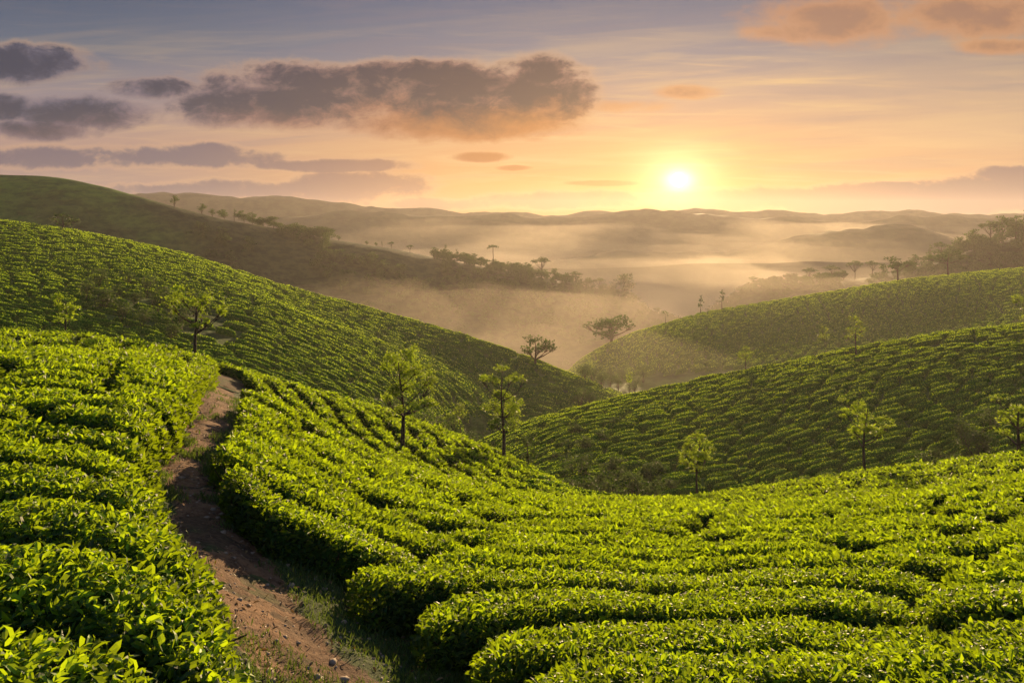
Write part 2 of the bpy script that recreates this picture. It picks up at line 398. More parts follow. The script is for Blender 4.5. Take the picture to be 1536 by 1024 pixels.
def m_ridge():
    m, n, o = mat('ridge_cover')
    pos = position(n); sp = n.nodes.new('ShaderNodeSeparateXYZ'); n.links.new(pos, sp.inputs[0]); px_ = E(sp.outputs[0])
    a = noise(n, scaled(n, pos, (.22, .22, .44)), 1.0, 7, .65); b = noise(n, scaled(n, pos, (.03, .03, .22)), 1.0, 4, .6); c4 = noise(n, pos, .02, 3, .5)
    g = mixc(n, a.smooth(.38, .62) * .5 + b.smooth(.42, .58) * .5, (.030, .075, .010), (.11, .20, .018))
    w = mixc(n, a.smooth(.38, .62), (.018, .028, .010), (.05, .065, .018))
    c = mixc(n, (px_ + (c4 - .5) * 220).smooth(-235, -130), g, w)
    p = princ(n, c, .9, bumpn(n, a + b, .8, 1.2), .1); n.links.new(p.outputs[0], o.inputs[0]); return m
M['ridge'] = m_ridge()
M['slope_forest'] = m_slope('slope_wooded', (.018, .028, .010), (.05, .065, .018), .30)
M['slope_far'] = m_slope('slope_distant', (.03, .04, .02), (.06, .07, .03), .05)
def m_bark(name, a, b):
    m, n, o = mat(name); pos = position(n)
    z = noise(n, scaled(n, pos, (14, 14, 3)), 1.0, 5, .7)
    p = princ(n, mixc(n, z.smooth(.35, .65), a, b), .9, bumpn(n, z, .8, .02), .2)
    n.links.new(p.outputs[0], o.inputs[0]); return m
M['bark'] = m_bark('bark_dark', (.03, .02, .014), (.085, .06, .04))

# ------------------------------------------------------------------ mesh helpers
def mesh(name, V, quads=None, tris=None, m=None, attrs=None, smooth=False, mats=None, midx=None):
    me = bpy.data.meshes.new(name)
    V = np.asarray(V, np.float32)
    q = np.zeros((0, 4), int) if quads is None else np.asarray(quads); t = np.zeros((0, 3), int) if tris is None else np.asarray(tris)
    me.vertices.add(len(V)); me.vertices.foreach_set('co', V.ravel())
    nl = len(q) * 4 + len(t) * 3
    me.loops.add(nl); me.loops.foreach_set('vertex_index', np.concatenate([q.ravel(), t.ravel()]).astype(np.int32))
    me.polygons.add(len(q) + len(t))
    st = np.concatenate([np.arange(len(q)) * 4, len(q) * 4 + np.arange(len(t)) * 3]).astype(np.int32)
    me.polygons.foreach_set('loop_start', st)
    for k in (mats or [m]):
        if k is not None: me.materials.append(k)
    if midx is not None: me.polygons.foreach_set('material_index', np.asarray(midx, np.int32))
    if smooth is True: me.polygons.foreach_set('use_smooth', np.ones(len(q) + len(t), bool))
    elif smooth is not False: me.polygons.foreach_set('use_smooth', np.asarray(smooth, bool))
    for k, v in (attrs or {}).items():
        a = me.attributes.new(k, 'FLOAT', 'POINT'); a.data.foreach_set('value', np.asarray(v, np.float32))
    me.update(calc_edges=True)
    return me
def link(name, me, parent=None, **props):
    o = bpy.data.objects.new(name, me); COL.objects.link(o)
    if parent is not None: o.parent = parent
    for k, v in props.items(): o[k] = v
    return o
def structure(name, me, label=None):
    o = link(name, me, kind='structure')
    if label: o['label'] = label
    return o
def gridq(nr, nc, off=0):
    i = np.arange(nr - 1)[:, None] * nc + np.arange(nc - 1)[None, :] + off
    return np.stack([i, i + 1, i + nc + 1, i + nc], -1).reshape(-1, 4)

# ------------------------------------------------------------------ ground sheet and hills
th_front = np.arctan(np.linspace(-1.02, 1.02, 560))
th_back = np.linspace(th_front[-1], 2 * math.pi + th_front[0], 60)[1:-1]
TH = np.concatenate([th_front, th_back]); nth = len(TH)
RD = np.concatenate([np.linspace(0.05, 1.4, 6), np.geomspace(1.6, 1650, 430)])
def sheet_xy(D, T):
    front = np.abs(((T + math.pi) % (2 * math.pi)) - math.pi) < th_front[-1] + 1e-6
    r = np.where(front, D / np.cos(T), D / math.cos(th_front[-1]))
    return r * np.sin(T), r * np.cos(T)
Dg, Tg = np.meshgrid(RD, TH, indexing='ij')
X, Y = sheet_xy(Dg, Tg); Z = H(X, Y)
VG = np.stack([X, Y, Z], -1).reshape(-1, 3)
ii, jj = np.meshgrid(np.arange(len(RD) - 1), np.arange(nth), indexing='ij')
j2 = (jj + 1) % nth
QG = np.stack([ii * nth + jj, ii * nth + j2, (ii + 1) * nth + j2, (ii + 1) * nth + jj], -1).reshape(-1, 4)[:, ::-1]
Df = .5 * (RD[ii] + RD[ii + 1]).ravel(); Tf = TH[jj].ravel(); pxf = CX + F * np.tan(np.clip(((Tf + math.pi) % (2 * math.pi)) - math.pi, -.9, .9))
def nodeY(k): return np.interp(pxf, PXC, NY[k])
bands = [
    ('ground', lambda: Df < nodeY(5) - 2, 'ground', 'soil and grass sheet under the tea rows of the near field'),
    ('hill', lambda: (Df >= nodeY(5) - 2) & (Df < nodeY(7)) & (pxf >= 690), 'slope_green', 'rounded tea hill rising on the right behind the near field'),
    ('hill', lambda: (Df >= nodeY(7)) & (Df < nodeY(11)) & (pxf >= 880), 'slope_green', 'grassy valley floor in the mist between the right tea hill and the hazy hill'),
    ('hill', lambda: (Df >= nodeY(5) - 2) & (Df < nodeY(11)) & (pxf < np.where(Df < nodeY(7), 690, 880)), 'slope_green', 'long tea hill sloping down from the left to the misty valley'),
    ('hill', lambda: (Df >= nodeY(11)) & (Df < nodeY(13)), 'slope_green', 'hazy tea hill behind the right hill'),
    ('hill', lambda: (Df >= nodeY(13)) & (Df < nodeY(15)) & (pxf < 380), 'ridge', 'tall dark green grassy hill at the far left'),
    ('hill', lambda: (Df >= nodeY(13)) & (Df < nodeY(15)) & (pxf >= 380), 'ridge', 'wooded ridge standing in the mist across the valley'),
    ('hill', lambda: (Df >= nodeY(15)) & (Df < nodeY(17)), 'slope_far', 'faint rounded hills in the golden mist'),
    ('hill', lambda: (Df >= nodeY(17)) & (Df < nodeY(19)), 'slope_far', 'low violet ridge line under the sunrise'),
    ('hill', lambda: (Df >= nodeY(19)), 'slope_far', 'most distant pale ridge on the horizon'),
]
for nm, f, mm, lb in bands:
    sel = QG[f()]
    used, inv = np.unique(sel, return_inverse=True)
    structure(nm, mesh(nm, VG[used], inv.reshape(-1, 4), m=M[mm], smooth=True), lb)

# ------------------------------------------------------------------ image ray -> ground point (placement aid)
def hit(px, py, up=0.0, y0=2.0, y1=60.0):
    ys = np.linspace(y0, y1, 4000); u = (px - CX) / F
    g = H(u * ys, ys) + up; rz = (HY - py) / F * ys
    k = np.argmax(rz <= g)
    return u * ys[k], ys[k]
Lp = np.array([hit(px, py, TEA) for px, py in ((455, 1060), (425, 1000), (352, 905), (308, 825), (248, 745), (224, 692), (252, 650), (296, 592), (308, 565))])
Rp = np.array([hit(px, py, TEA) for px, py in ((790, 1060), (755, 985), (660, 915), (585, 872), (525, 830), (440, 782), (380, 745), (340, 700), (320, 652), (354, 605), (364, 575))])
Pp = np.array([hit(px, py) for px, py in ((545, 1080), (475, 1020), (405, 930), (368, 860), (330, 790), (292, 725), (276, 688), (305, 640), (335, 600), (338, 578))])
def mono(P):
    P = P[np.argsort(P[:, 1])]; k = np.concatenate([[True], np.diff(P[:, 1]) > 0.02]); return P[k]
Lp, Rp, Pp = mono(Lp), mono(Rp), mono(Pp)
print('L', Lp.round(2).tolist()); print('R', Rp.round(2).tolist()); print('P', Pp.round(2).tolist())
def bnd(P, y):
    y = np.asarray(y, float)
    lo = P[0, 0] - (P[0, 1] - y) * 0.0
    s = (P[-1, 0] - P[-2, 0]) / (P[-1, 1] - P[-2, 1])
    return np.where(y > P[-1, 1], P[-1, 0] + s * (y - P[-1, 1]), np.interp(y, P[:, 1], P[:, 0]))

# ------------------------------------------------------------------ leaves
def leaf_arrays(P, N, size, tint, curl=.35, seg=2, up=.45, spread=.9, wid=.40):
    """P base points, N surface normals -> leaf meshes (folded, drooping blades)"""
    n = len(P)
    rd = rng.normal(size=(n, 3)); rd[:, 2] *= .35; rd /= np.linalg.norm(rd, axis=1)[:, None]
    d = N * up + rd * spread * rng.uniform(.5, 1.1, (n, 1)); d[:, 2] += .22
    d /= np.linalg.norm(d, axis=1)[:, None]
    side = np.cross(d, N + rng.normal(scale=.35, size=(n, 3))); side /= np.linalg.norm(side, axis=1)[:, None] + 1e-9
    nn = np.cross(side, d)
    L = size[:, None]; w = L * wid * rng.uniform(.75, 1.15, (n, 1)) * .5
    cu = (curl * rng.uniform(.2, 1.5, (n, 1))) * L
    fold = w * rng.uniform(.1, .6, (n, 1))
    if seg == 2:
        c1 = P + d * L * .34 + nn * cu * .10; c2 = P + d * L * .70 - nn * cu * .12; tip = P + d * L * .98 - nn * cu * .8
        vs = [P, c1 + side * w * .85 + nn * fold, c1, c1 - side * w * .85 + nn * fold,
              c2 + side * w * .8 + nn * fold, c2, c2 - side * w * .8 + nn * fold, tip]
        V = np.stack(vs, 1).reshape(-1, 3); b = np.arange(n)[:, None] * 8
        q = np.concatenate([b + [1, 2, 5, 4], b + [2, 3, 6, 5]]); t = np.concatenate([b + [0, 2, 1], b + [0, 3, 2], b + [4, 5, 7], b + [5, 6, 7]])
        return V, q, t, np.repeat(tint, 8)
    c1 = P + d * L * .5 ; tip = P + d * L - nn * cu * .5
    V = np.stack([P, c1 + side * w + nn * fold, c1 - nn * cu * .05, c1 - side * w + nn * fold, tip], 1).reshape(-1, 3)
    b = np.arange(n)[:, None] * 5
    t = np.concatenate([b + [0, 2, 1], b + [0, 3, 2], b + [1, 2, 4], b + [2, 3, 4]])
    return V, np.zeros((0, 4), int), t, np.repeat(tint, 5)
class Acc:
    def __init__(s): s.V = []; s.q = []; s.t = []; s.a = []; s.mq = []; s.mt = []; s.n = 0
    def add(s, V, q, t, a, mi):
        s.V.append(V); s.q.append(q + s.n); s.t.append(t + s.n); s.a.append(a)
        s.mq.append(np.full(len(q), mi)); s.mt.append(np.full(len(t), mi)); s.n += len(V)
    def build(s, name, mats):
        mi = np.concatenate(s.mq + s.mt)
        return mesh(name, np.concatenate(s.V), np.concatenate(s.q), np.concatenate(s.t), mats=mats, midx=mi,
                    attrs={'tint': np.concatenate(s.a)}, smooth=(mi == 0))

def tube(pts, rad, sides=7):
    pts = np.asarray(pts, float); n = len(pts)
    tg = np.gradient(pts, axis=0); tg /= np.linalg.norm(tg, axis=1)[:, None] + 1e-9
    ref = np.array([.31, .95, .05]); a = np.cross(tg, ref); a /= np.linalg.norm(a, axis=1)[:, None] + 1e-9; b = np.cross(tg, a)
    th = np.linspace(0, 2 * math.pi, sides, endpoint=False)
    V = pts[:, None] + (a[:, None] * np.cos(th)[None, :, None] + b[:, None] * np.sin(th)[None, :, None]) * np.asarray(rad)[:, None, None]
    q = []
    for i in range(n - 1):
        for j in range(sides):
            k = (j + 1) % sides; q.append((i * sides + j, i * sides + k, (i + 1) * sides + k, (i + 1) * sides + j))
    return V.reshape(-1, 3), np.array(q), np.zeros((0, 3), int)
def bez(p0, p1, p2, n=7):
    t = np.linspace(0, 1, n)[:, None]; return (1 - t) ** 2 * p0 + 2 * t * (1 - t) * p1 + t * t * p2
def limb(acc, p0, p2, r0, r1, bow=.25, n=7, sides=6):
    p0 = np.array(p0, float); p2 = np.array(p2, float); L = np.linalg.norm(p2 - p0)
    mid = (p0 + p2) / 2 + rng.normal(0, .07 * L, 3) + np.array([0, 0, -bow * .5 * L * .5]) + (p2 - p0) * [.18, .18, 0]
    pts = bez(p0, mid, p2, n) + rng.normal(0, .012 * L, (n, 3)) * np.linspace(0, 1, n)[:, None]
    V, q, t = tube(pts, np.linspace(r0, r1, n), sides); acc.add(V, q, t, np.zeros(len(V)), 0); return pts
# ------------------------------------------------------------------ tea bushes
# every bush is a cell (s0, s1) x (t0, t1) of a row pattern mapped on the ground
QU = np.array([-.9, -.6, -.45, -.33, -.2, -.05, .1, .25, .4, .6, .9]); QV = np.array([.05, .0, -.12, -.27, -.23, -.12, -.02, .03, .0, -.10, -.24])
def map_near(u, T):
    Y = T * (1 + np.interp(u, QU, QV) * np.exp(-(T / 24.0) ** 2))
    Y = Y + fbm(u * 3.2, T * .16 + 3, 3, 21) * np.clip(T * .03, .10, .55)
    return u * Y, Y
def map_right(u, T):
    Y = np.interp(CX + F * u, PXC, NY[6]) + T + (u - .3) * 9 * np.clip(-T / 30, 0, 1)
    Y = Y + fbm(u * 5, T * .08, 3, 31) * 2.4
    return u * Y, Y
def map_left(u, T):
    Y = T + (u + .3) * -14 + fbm(u * 4, T * .03, 3, 41) * 7
    return u * Y, Y
def map_back(u, T):
    Y = np.interp(CX + F * u, PXC, NY[12]) + T + fbm(u * 5, T * .05, 3, 51) * 4
    return u * Y, Y
def dome(fm, s0, s1, t0, t1, h, ns, ntt, flat=4.0, drop=0.0, inset=0.0):
    """surface points (ns x ntt) of one clipped bush and their outward normals"""
    a = np.linspace(-1, 1, ns); b = np.linspace(-1, 1, ntt)
    a = np.sign(a) * (1 - (1 - np.abs(a)) ** 1.5); b = np.sign(b) * (1 - (1 - np.abs(b)) ** 1.5)
    A, B = np.meshgrid(a, b, indexing='ij')
    r = (np.abs(A) ** flat + np.abs(B) ** flat)
    # rounded-rectangle plan
    mx = np.maximum(np.abs(A), np.abs(B)) + 1e-9; rr = np.maximum(np.abs(A / mx) ** flat + np.abs(B / mx) ** flat, 1e-6) ** (-1 / flat)
    A2, B2 = A * rr, B * rr
    prof = np.clip(1 - mx ** (flat * 1.5), 0, 1) ** (1 / 3.0)
    A2 *= (1 - inset); B2 *= (1 - inset)
    s = s0 + (A2 * .5 + .5) * (s1 - s0); t = t0 + (B2 * .5 + .5) * (t1 - t0)
    x, y = fm(s, t)
    z = H(x, y) + prof * (h - drop)
    return x, y, z, prof
def cells(fm, trange, dT, Lr, srange, gap, jit=.0, tg=.045):
    """rows of bushes -> list of (s0, s1, t0, t1, row, index)"""
    res = []; T = trange[0]; row = 0
    while T < trange[1]:
        w = dT(T); s_lo, s_hi = srange(T + w / 2)
        if s_hi > s_lo:
            x, y = fm(np.array([s_lo]), np.array([T + w / 2]))
            s = s_lo; k = 0; gap_ = gap(T) if callable(gap) else gap
            while s < s_hi:
                xx, yy = fm(np.array([s, s + .001]), np.array([T + w / 2] * 2))
                scale = math.hypot(xx[1] - xx[0], yy[1] - yy[0]) / .001
                L = random.uniform(*Lr(T)) / scale
                if k == 0: L *= random.uniform(.6, 1.2)
                e = s_hi if s_hi - (s + L) < 1.5 / scale else s + L
                if (e - s) * scale > .5:
                    jt = random.uniform(-jit, jit) * w; tg_ = tg(T) if callable(tg) else tg
                    res.append([s + gap_ / scale * .5, e - gap_ / scale * .5, T + w * tg_ + jt, T + w * (1 - tg_) + jt, row, k])
                s = e; k += 1
        T += w; row += 1
    return res
def bush_surface_points(x, y, z, prof, n):
    ns, ntt = x.shape
    P = np.stack([x, y, z], -1)
    a = P[:-1, :-1]; b = P[1:, :-1]; c = P[1:, 1:]; d = P[:-1, 1:]
    nrm = np.cross(c - a, d - b); ar = np.linalg.norm(nrm, axis=-1) * .5
    nrm = nrm / (ar[..., None] * 2 + 1e-9)
    nrm = np.where(nrm[..., 2:3] < 0, -nrm, nrm)
    # outward for steep faces
    cen = P.reshape(-1, 3).mean(0); mid = (a + c) * .5
    flip = ((mid - cen) * nrm)[..., :2].sum(-1) < 0
    steep = np.abs(nrm[..., 2]) < .35
    nrm = np.where((flip & steep)[..., None], -nrm, nrm)
    w = ar.ravel(); tot = w.sum()
    k = rng.choice(len(w), n, p=w / tot)
    i, j = np.unravel_index(k, ar.shape)
    uu = rng.random((n, 1)); vv = rng.random((n, 1))
    p = (a[i, j] * (1 - uu) + b[i, j] * uu) * (1 - vv) + (d[i, j] * (1 - uu) + c[i, j] * uu) * vv
    pr = (prof[:-1, :-1] + prof[1:, 1:])[i, j] * .5
    return p, nrm[i, j], pr, tot
def surf_area(x, y, z):
    P = np.stack([x, y, z], -1)
    return .5 * np.linalg.norm(np.cross(P[1:, 1:] - P[:-1, :-1], P[:-1, 1:] - P[1:, :-1]), axis=-1).sum()

def bush_into(acc, fm, c, h, ns, ntt, leafsize, dens, seg, farness, flat=4.0):
    s0, s1, t0, t1 = c[:4]
    x, y, z, prof = dome(fm, s0, s1, t0, t1, h, ns, ntt, flat)
    lump = fbm(x * 1.9, y * 1.9, 3, 61) * .09 * prof + fbm(x * .5, y * .5, 2, 71) * .08 * prof
    z = z + lump
    # inner hull a little below the leaf skin
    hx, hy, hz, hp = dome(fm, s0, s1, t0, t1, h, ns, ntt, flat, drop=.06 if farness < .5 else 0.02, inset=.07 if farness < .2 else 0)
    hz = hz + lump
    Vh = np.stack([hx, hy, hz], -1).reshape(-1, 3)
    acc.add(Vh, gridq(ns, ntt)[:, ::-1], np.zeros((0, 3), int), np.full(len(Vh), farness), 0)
    if dens <= 0: return
    area = surf_area(x, y, z); n = int(area * dens)
    if n < 1: return
    p, nr, pr, _ = bush_surface_points(x, y, z, prof, n)
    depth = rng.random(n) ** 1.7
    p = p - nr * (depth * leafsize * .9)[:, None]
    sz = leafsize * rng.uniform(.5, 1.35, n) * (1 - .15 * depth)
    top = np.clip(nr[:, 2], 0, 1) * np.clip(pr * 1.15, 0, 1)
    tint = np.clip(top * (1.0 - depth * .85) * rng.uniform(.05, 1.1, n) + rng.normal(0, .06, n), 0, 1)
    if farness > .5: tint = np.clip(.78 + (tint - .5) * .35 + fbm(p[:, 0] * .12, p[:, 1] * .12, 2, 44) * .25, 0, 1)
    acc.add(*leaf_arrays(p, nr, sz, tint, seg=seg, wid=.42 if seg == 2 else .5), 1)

def in_view(x, y, z, margin=120):
    px = CX + F * x / np.maximum(y, .1); py = HY - F * z / np.maximum(y, .1)
    return (px.max() > -margin) and (px.min() < 1536 + margin) and (py.min() < 1024 + margin + 60) and y.max() > .5

def w_near(T): return 1.28 if T > 9 else 1.18
SPp = np.array([[(px - CX) / F, hit(px, py, TEA)[1]] for px, py in ((340, 577), (420, 618), (500, 658), (600, 697), (700, 724), (800, 741), (860, 752))])
def Ysp(u):
    return np.interp(u, SPp[:, 0], SPp[:, 1], left=1e9, right=1e9)
def map_spur(s, t):
    # long axis runs down the slope, s in metres along it, t across
    x = -16 + s * .40 + t * .92 + fbm(s * .12, t * .12, 3, 92) * 1.6
    y = 62 - s * .86 + t * .22 + fbm(s * .12, t * .12, 3, 93) * 1.6
    return x, y
def uL(T):
    # row T meets the left edge of the path gap
    us = np.linspace(-.9, .3, 600); x, y = map_near(us, np.full(600, T))
    ok = x < bnd(Lp, y) - .05
    k = np.argmin(ok) if not ok.all() else 599
    return us[k]
def uR(T):
    us = np.linspace(-.9, .3, 600); x, y = map_near(us, np.full(600, T))
    ok = x > bnd(Rp, y) + .02
    k = np.argmax(ok); return us[k]
TEND = 30.0
def lenL(T): return (3.0, 6.5) if T < 9 else (1.6, 3.4)
def sub_near(T):
    return T
near = []
def rangeL(T): return (-1.0, uL(T)) if T < TEND + 12 else (-1.0, 1.0)
def rangeR(T): return (uR(T), 1.0) if T < TEND + 12 else (1, 0)
cl = cells(map_near, (2.6, 57), w_near, lenL, rangeL, lambda T: -.10 if T < 9 else .24, .03, lambda T: .06 if T < 8 else .13)
cr_ = cells(map_near, (2.6, 44), w_near, lambda T: (3.5, 8.0) if T < 16 else (1.6, 3.2), rangeR, lambda T: -.16 if T < 12 else .16, .02, lambda T: .06 if T < 8 else .11)
# bushes of the left rows are counted from the path, so turn their indices round
from collections import defaultdict
rowmax = defaultdict(int)
for c in cl: rowmax[c[4]] = max(rowmax[c[4]], c[5])
for c in cl: c[5] = rowmax[c[4]] - c[5]
for c in cl: near.append((c, 'left'))
for c in cr_: near.append((c, 'right'))
vis = []
near = [(c, sd_) for c, sd_ in near if not ((sd_ == 'right' or c[0] > -.34) and (lambda m: float(m[1][0]) > Ysp(m[0][0] / m[1][0]))(map_near(np.array([.5 * (c[0] + c[1])]), np.array([.5 * (c[2] + c[3])]))))]
for c, side in near:
    x, y, z, prof = dome(map_near, *c[:4], TEA, 5, 5)
    if in_view(x, y, z, 480):
        d = (0 if in_view(x, y, z, 60) else 500) + float(np.hypot(x.mean(), y.mean())); vis.append((d, c, side, (x.mean(), y.mean(), float(H(x.mean(), y.mean())))))
vis.sort(key=lambda v: v[0])
ORD = 'first second third fourth fifth sixth seventh eighth ninth tenth eleventh twelfth thirteenth fourteenth fifteenth sixteenth seventeenth eighteenth nineteenth twentieth'.split()
ORD += [('twenty-' + o) for o in ORD[:9]] + ['thirtieth'] + [('thirty-' + o) for o in ORD[:9]]
minrow = {sd_: min(c[4] for _, c, s2, _ in vis if s2 == sd_) for sd_ in ('left', 'right')}
stuff = Acc(); nleaf = 0
print('near bushes', len(vis))
for k, (d, c, side, base) in enumerate(vis):
    d = d if d < 500 else max(12., d - 500)
    hh = TEA * random.uniform(.94, 1.06)
    ls = .080 * max(1.0, d / 8.0) ** .62
    dens = 1350 * (.080 / ls) ** 2 * (1.0 if d < 8 else max(.45, (8 / d) ** .35))
    if d > 40: dens *= .8
    seg = 2 if d < 9 else 1
    if k < 300:
        acc = Acc()
        wdt = 25 if d < 14 else 15
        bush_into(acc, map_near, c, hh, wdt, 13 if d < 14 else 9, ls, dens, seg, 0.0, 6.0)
        for i in range(len(acc.V)): acc.V[i] = acc.V[i] - np.array(base)
        row = c[4] - minrow[side]
        lab = 'clipped tea bush %s of the path, %s row from the front, %s from the path' % (side, ORD[min(row, 38)], ORD[min(c[5], 38)])
        o = link('tea_bush', acc.build('tea_bush', [M['hull'], M['tea']]), None, label=lab, category='tea bush', group='clipped tea bushes in the near rows')
        o.location = base
        nleaf += acc.n
        if k < 45:
            sa = Acc()
            for q in range(16):
                a_ = rng.uniform(0, 6.28); e_ = np.array([math.cos(a_), math.sin(a_)]); e_ = e_ / np.abs(e_).max() * rng.uniform(.6, .9)
                ss = c[0] + (e_[0] * .5 + .5) * (c[1] - c[0]); tt_ = c[2] + (e_[1] * .5 + .5) * (c[3] - c[2])
                x_, y_ = map_near(np.array([ss]), np.array([tt_])); g_ = np.array([x_[0], y_[0], float(H(x_[0], y_[0]))]) - np.array(base)
                out_ = g_.copy(); out_[:2] *= 1.12; out_[2] = g_[2] + hh * rng.uniform(.55, .8)
                limb(sa, (0, 0, -.05), out_, .016, .006, .5, 7, 5)
                limb(sa, out_ * .6, out_ + rng.normal(0, .08, 3), .008, .004, .4, 4, 4)
            link('stem', sa.build('stem', [M['bark']]), o)
    else:
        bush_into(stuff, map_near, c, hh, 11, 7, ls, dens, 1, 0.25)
print('near verts', nleaf, 'stuff', stuff.n)
for c in cells(map_spur, (-26, 40), lambda T: 1.45, lambda T: (2.0, 3.6), lambda T: (0, 44), .38, .04, .13):
    x, y = map_spur(np.array([.5 * (c[0] + c[1])]), np.array([.5 * (c[2] + c[3])])); x, y = x[0], y[0]; u = x / y
    if y < Ysp(u) + .6 or u > .105 or y > float(np.interp(CX + F * u, PXC, NY[4])) + 9: continue
    if x < bnd(Rp, y) + .3: continue
    c = [c[0], c[1], c[2] + .08, c[3] - .08]
    bush_into(stuff, map_spur, c, TEA * random.uniform(.9, 1.12), 11, 7, .088 * (y / 9) ** .62, 420 * (20 / y) ** 1.2, 1, .25, 3.5)
print('spur', stuff.n)

def far_region(fm, cs, hgt, ns, ntt, dens_fn, keep, flat=3.0, farness=.8):
    cnt = 0
    for c in cs:
        s = .5 * (c[0] + c[1]); t = .5 * (c[2] + c[3]); x, y = fm(np.array([s]), np.array([t]))
        if not keep(s, t, x[0], y[0]): continue
        cnt += 1
        d = float(y[0]); ls = max(.10, d * (.0019 if farness < .9 else .0013))
        bush_into(stuff, fm, c, hgt * random.uniform(.8, 1.15), ns, ntt, ls, dens_fn(d), 1, farness, flat)
    print('region bushes', cnt, 'verts', stuff.n)
def B_keep(s, t, x, y):
    px = CX + F * s
    if px < 700 + max(0, -t) * 1.2: return False
    # a foot track crosses the upper face
    tr = np.interp(px, [1240, 1300, 1400, 1536, 1700], [0, -3.5, -8.5, -12.5, -16])
    if px > 1250 and abs(t - tr) < .9: return False
    return True
far_region(map_right, cells(map_right, (-60, 9), lambda T: 1.5, lambda T: (3.0, 7.0), lambda T: (-.07, .80), .2, .05, .12), .75, 9, 7, lambda d: 34, B_keep)
def C_keep(s, t, x, y):
    px = CX + F * s
    yc = float(np.interp(px, PXC, NY[10]))
    if y > yc + 8 or y < float(np.interp(px, PXC, NY[5])) + 4: return False
    if px > 690 and y < 128 + (px - 700) * .05: return False
    if px > 960: return False
    # scrubby hollow
    if 120 < px < 360 and 95 < y < 120 and random.random() < .5: return False
    return True
far_region(map_left, cells(map_left, (70, 215), lambda T: 1.7 if T < 150 else 2.0, lambda T: (3.0, 6.5) if T < 140 else (4, 9), lambda T: (-.80, .17), .4, .05, .12), .85, 7, 5, lambda d: 20 if d < 130 else 11, C_keep)
def D_keep(s, t, x, y):
    px = CX + F * s; return px > 845 and y > float(np.interp(px, PXC, NY[11])) + 2
far_region(map_back, cells(map_back, (-115, 8), lambda T: 2.5, lambda T: (3.5, 7), lambda T: (.06, .80), .5, .05), 1.0, 5, 5, lambda d: 10, D_keep, farness=1.0)
link('tea_bushes', stuff.build('tea_bushes', [M['hull'], M['tea']]), None, kind='stuff', category='tea bushes',
     label='clipped tea bushes in long rows covering the farther slopes and hills')

# ------------------------------------------------------------------ path
def spline(P, n):
    t = np.linspace(0, 1, len(P)); tt = np.linspace(0, 1, n)
    x = np.interp(tt, t, P[:, 0]); y = np.interp(tt, t, P[:, 1])
    k = np.ones(n // 12) / (n // 12); pad = len(k)
    f = lambda a: np.convolve(np.pad(a, pad, mode='edge'), k, 'same')[pad:-pad]
    return np.stack([f(x), f(y)], 1)
PP = np.vstack([[Pp[0, 0] + 1.0, 1.0], Pp, [bnd(Lp, 34) * .5 + bnd(Rp, 34) * .5, 34.0]])
C = spline(PP, 420); tan = np.gradient(C, axis=0); tan /= np.linalg.norm(tan, axis=1)[:, None]; nor = np.stack([tan[:, 1], -tan[:, 0]], 1)
wl_ = (C[:, 0] - bnd(Lp, C[:, 1])) + .30; wr_ = (bnd(Rp, C[:, 1]) - C[:, 0]) + .30
wl_ = np.clip(wl_, .45, 2.2); wr_ = np.clip(wr_, .45, 2.4)
NS = 41; a = np.linspace(-1, 1, NS)
off = np.where(a[None, :] < 0, a[None, :] * wl_[:, None], a[None, :] * wr_[:, None])
PX = C[:, 0:1] + nor[:, 0:1] * off; PY = C[:, 1:2] + nor[:, 1:2] * off
core = .26 + .16 * fbm(C[:, 1] * .9, C[:, 1] * 0, 3, 5)[:, None] + np.clip((7 - C[:, 1:2]) * .04, 0, .12)
edge = np.clip((np.abs(off + .05) - core) / .30, 0, 1)
PZ = H(PX, PY) + .015 + .07 * fbm(PX * 3, PY * 3, 5, 8) - .05 * (1 - edge) + .05
PZ = np.where((np.abs(a) > .97)[None, :], H(PX, PY) - .03, PZ)
structure('path', mesh('path', np.stack([PX, PY, PZ], -1).reshape(-1, 3), gridq(420, NS)[:, ::-1], m=M['path'], attrs={'edge': edge.ravel()}, smooth=True), 'reddish worn dirt footpath winding up between the tea rows')
# loose stones on the path
ST = Acc(); ico = np.array([(0, 0, 1), (.89, 0, .45), (.28, .85, .45), (-.72, .53, .45), (-.72, -.53, .45), (.28, -.85, .45), (.72, .53, -.3), (-.28, .85, -.3), (-.89, 0, -.3), (-.28, -.85, -.3), (.72, -.53, -.3)])
icf = np.array([(0, 1, 2), (0, 2, 3), (0, 3, 4), (0, 4, 5), (0, 5, 1), (1, 6, 2), (2, 7, 3), (3, 8, 4), (4, 9, 5), (5, 10, 1), (2, 6, 7), (3, 7, 8), (4, 8, 9), (5, 9, 10), (1, 10, 6)])
for k in range(900):
    i = rng.integers(0, 400); j = rng.integers(9, NS - 9)
    if PY[i, j] > 18: continue
    r_ = rng.choice([.008, .012, .02, .035], p=[.4, .35, .2, .05]) * rng.uniform(.7, 1.3)
    v = ico * (rng.uniform(.7, 1.3, (11, 1)) * r_) * [1, rng.uniform(.7, 1.2), .6] + [PX[i, j], PY[i, j], PZ[i, j] + r_ * .15]
    ST.add(v, np.zeros((0, 4), int), icf, np.zeros(11), 0)
def m_stone():
    m, n, o = mat('stone'); z = noise(n, position(n), 30, 4, .6)
    p = princ(n, mixc(n, z, (.10, .07, .05), (.34, .27, .20)), .85, None, .3); n.links.new(p.outputs[0], o.inputs[0]); return m
M['stone'] = m_stone()
link('gravel', ST.build('gravel', [M['stone']]), None, kind='stuff', category='gravel', label='scattered pebbles and clods lying on the dirt path')
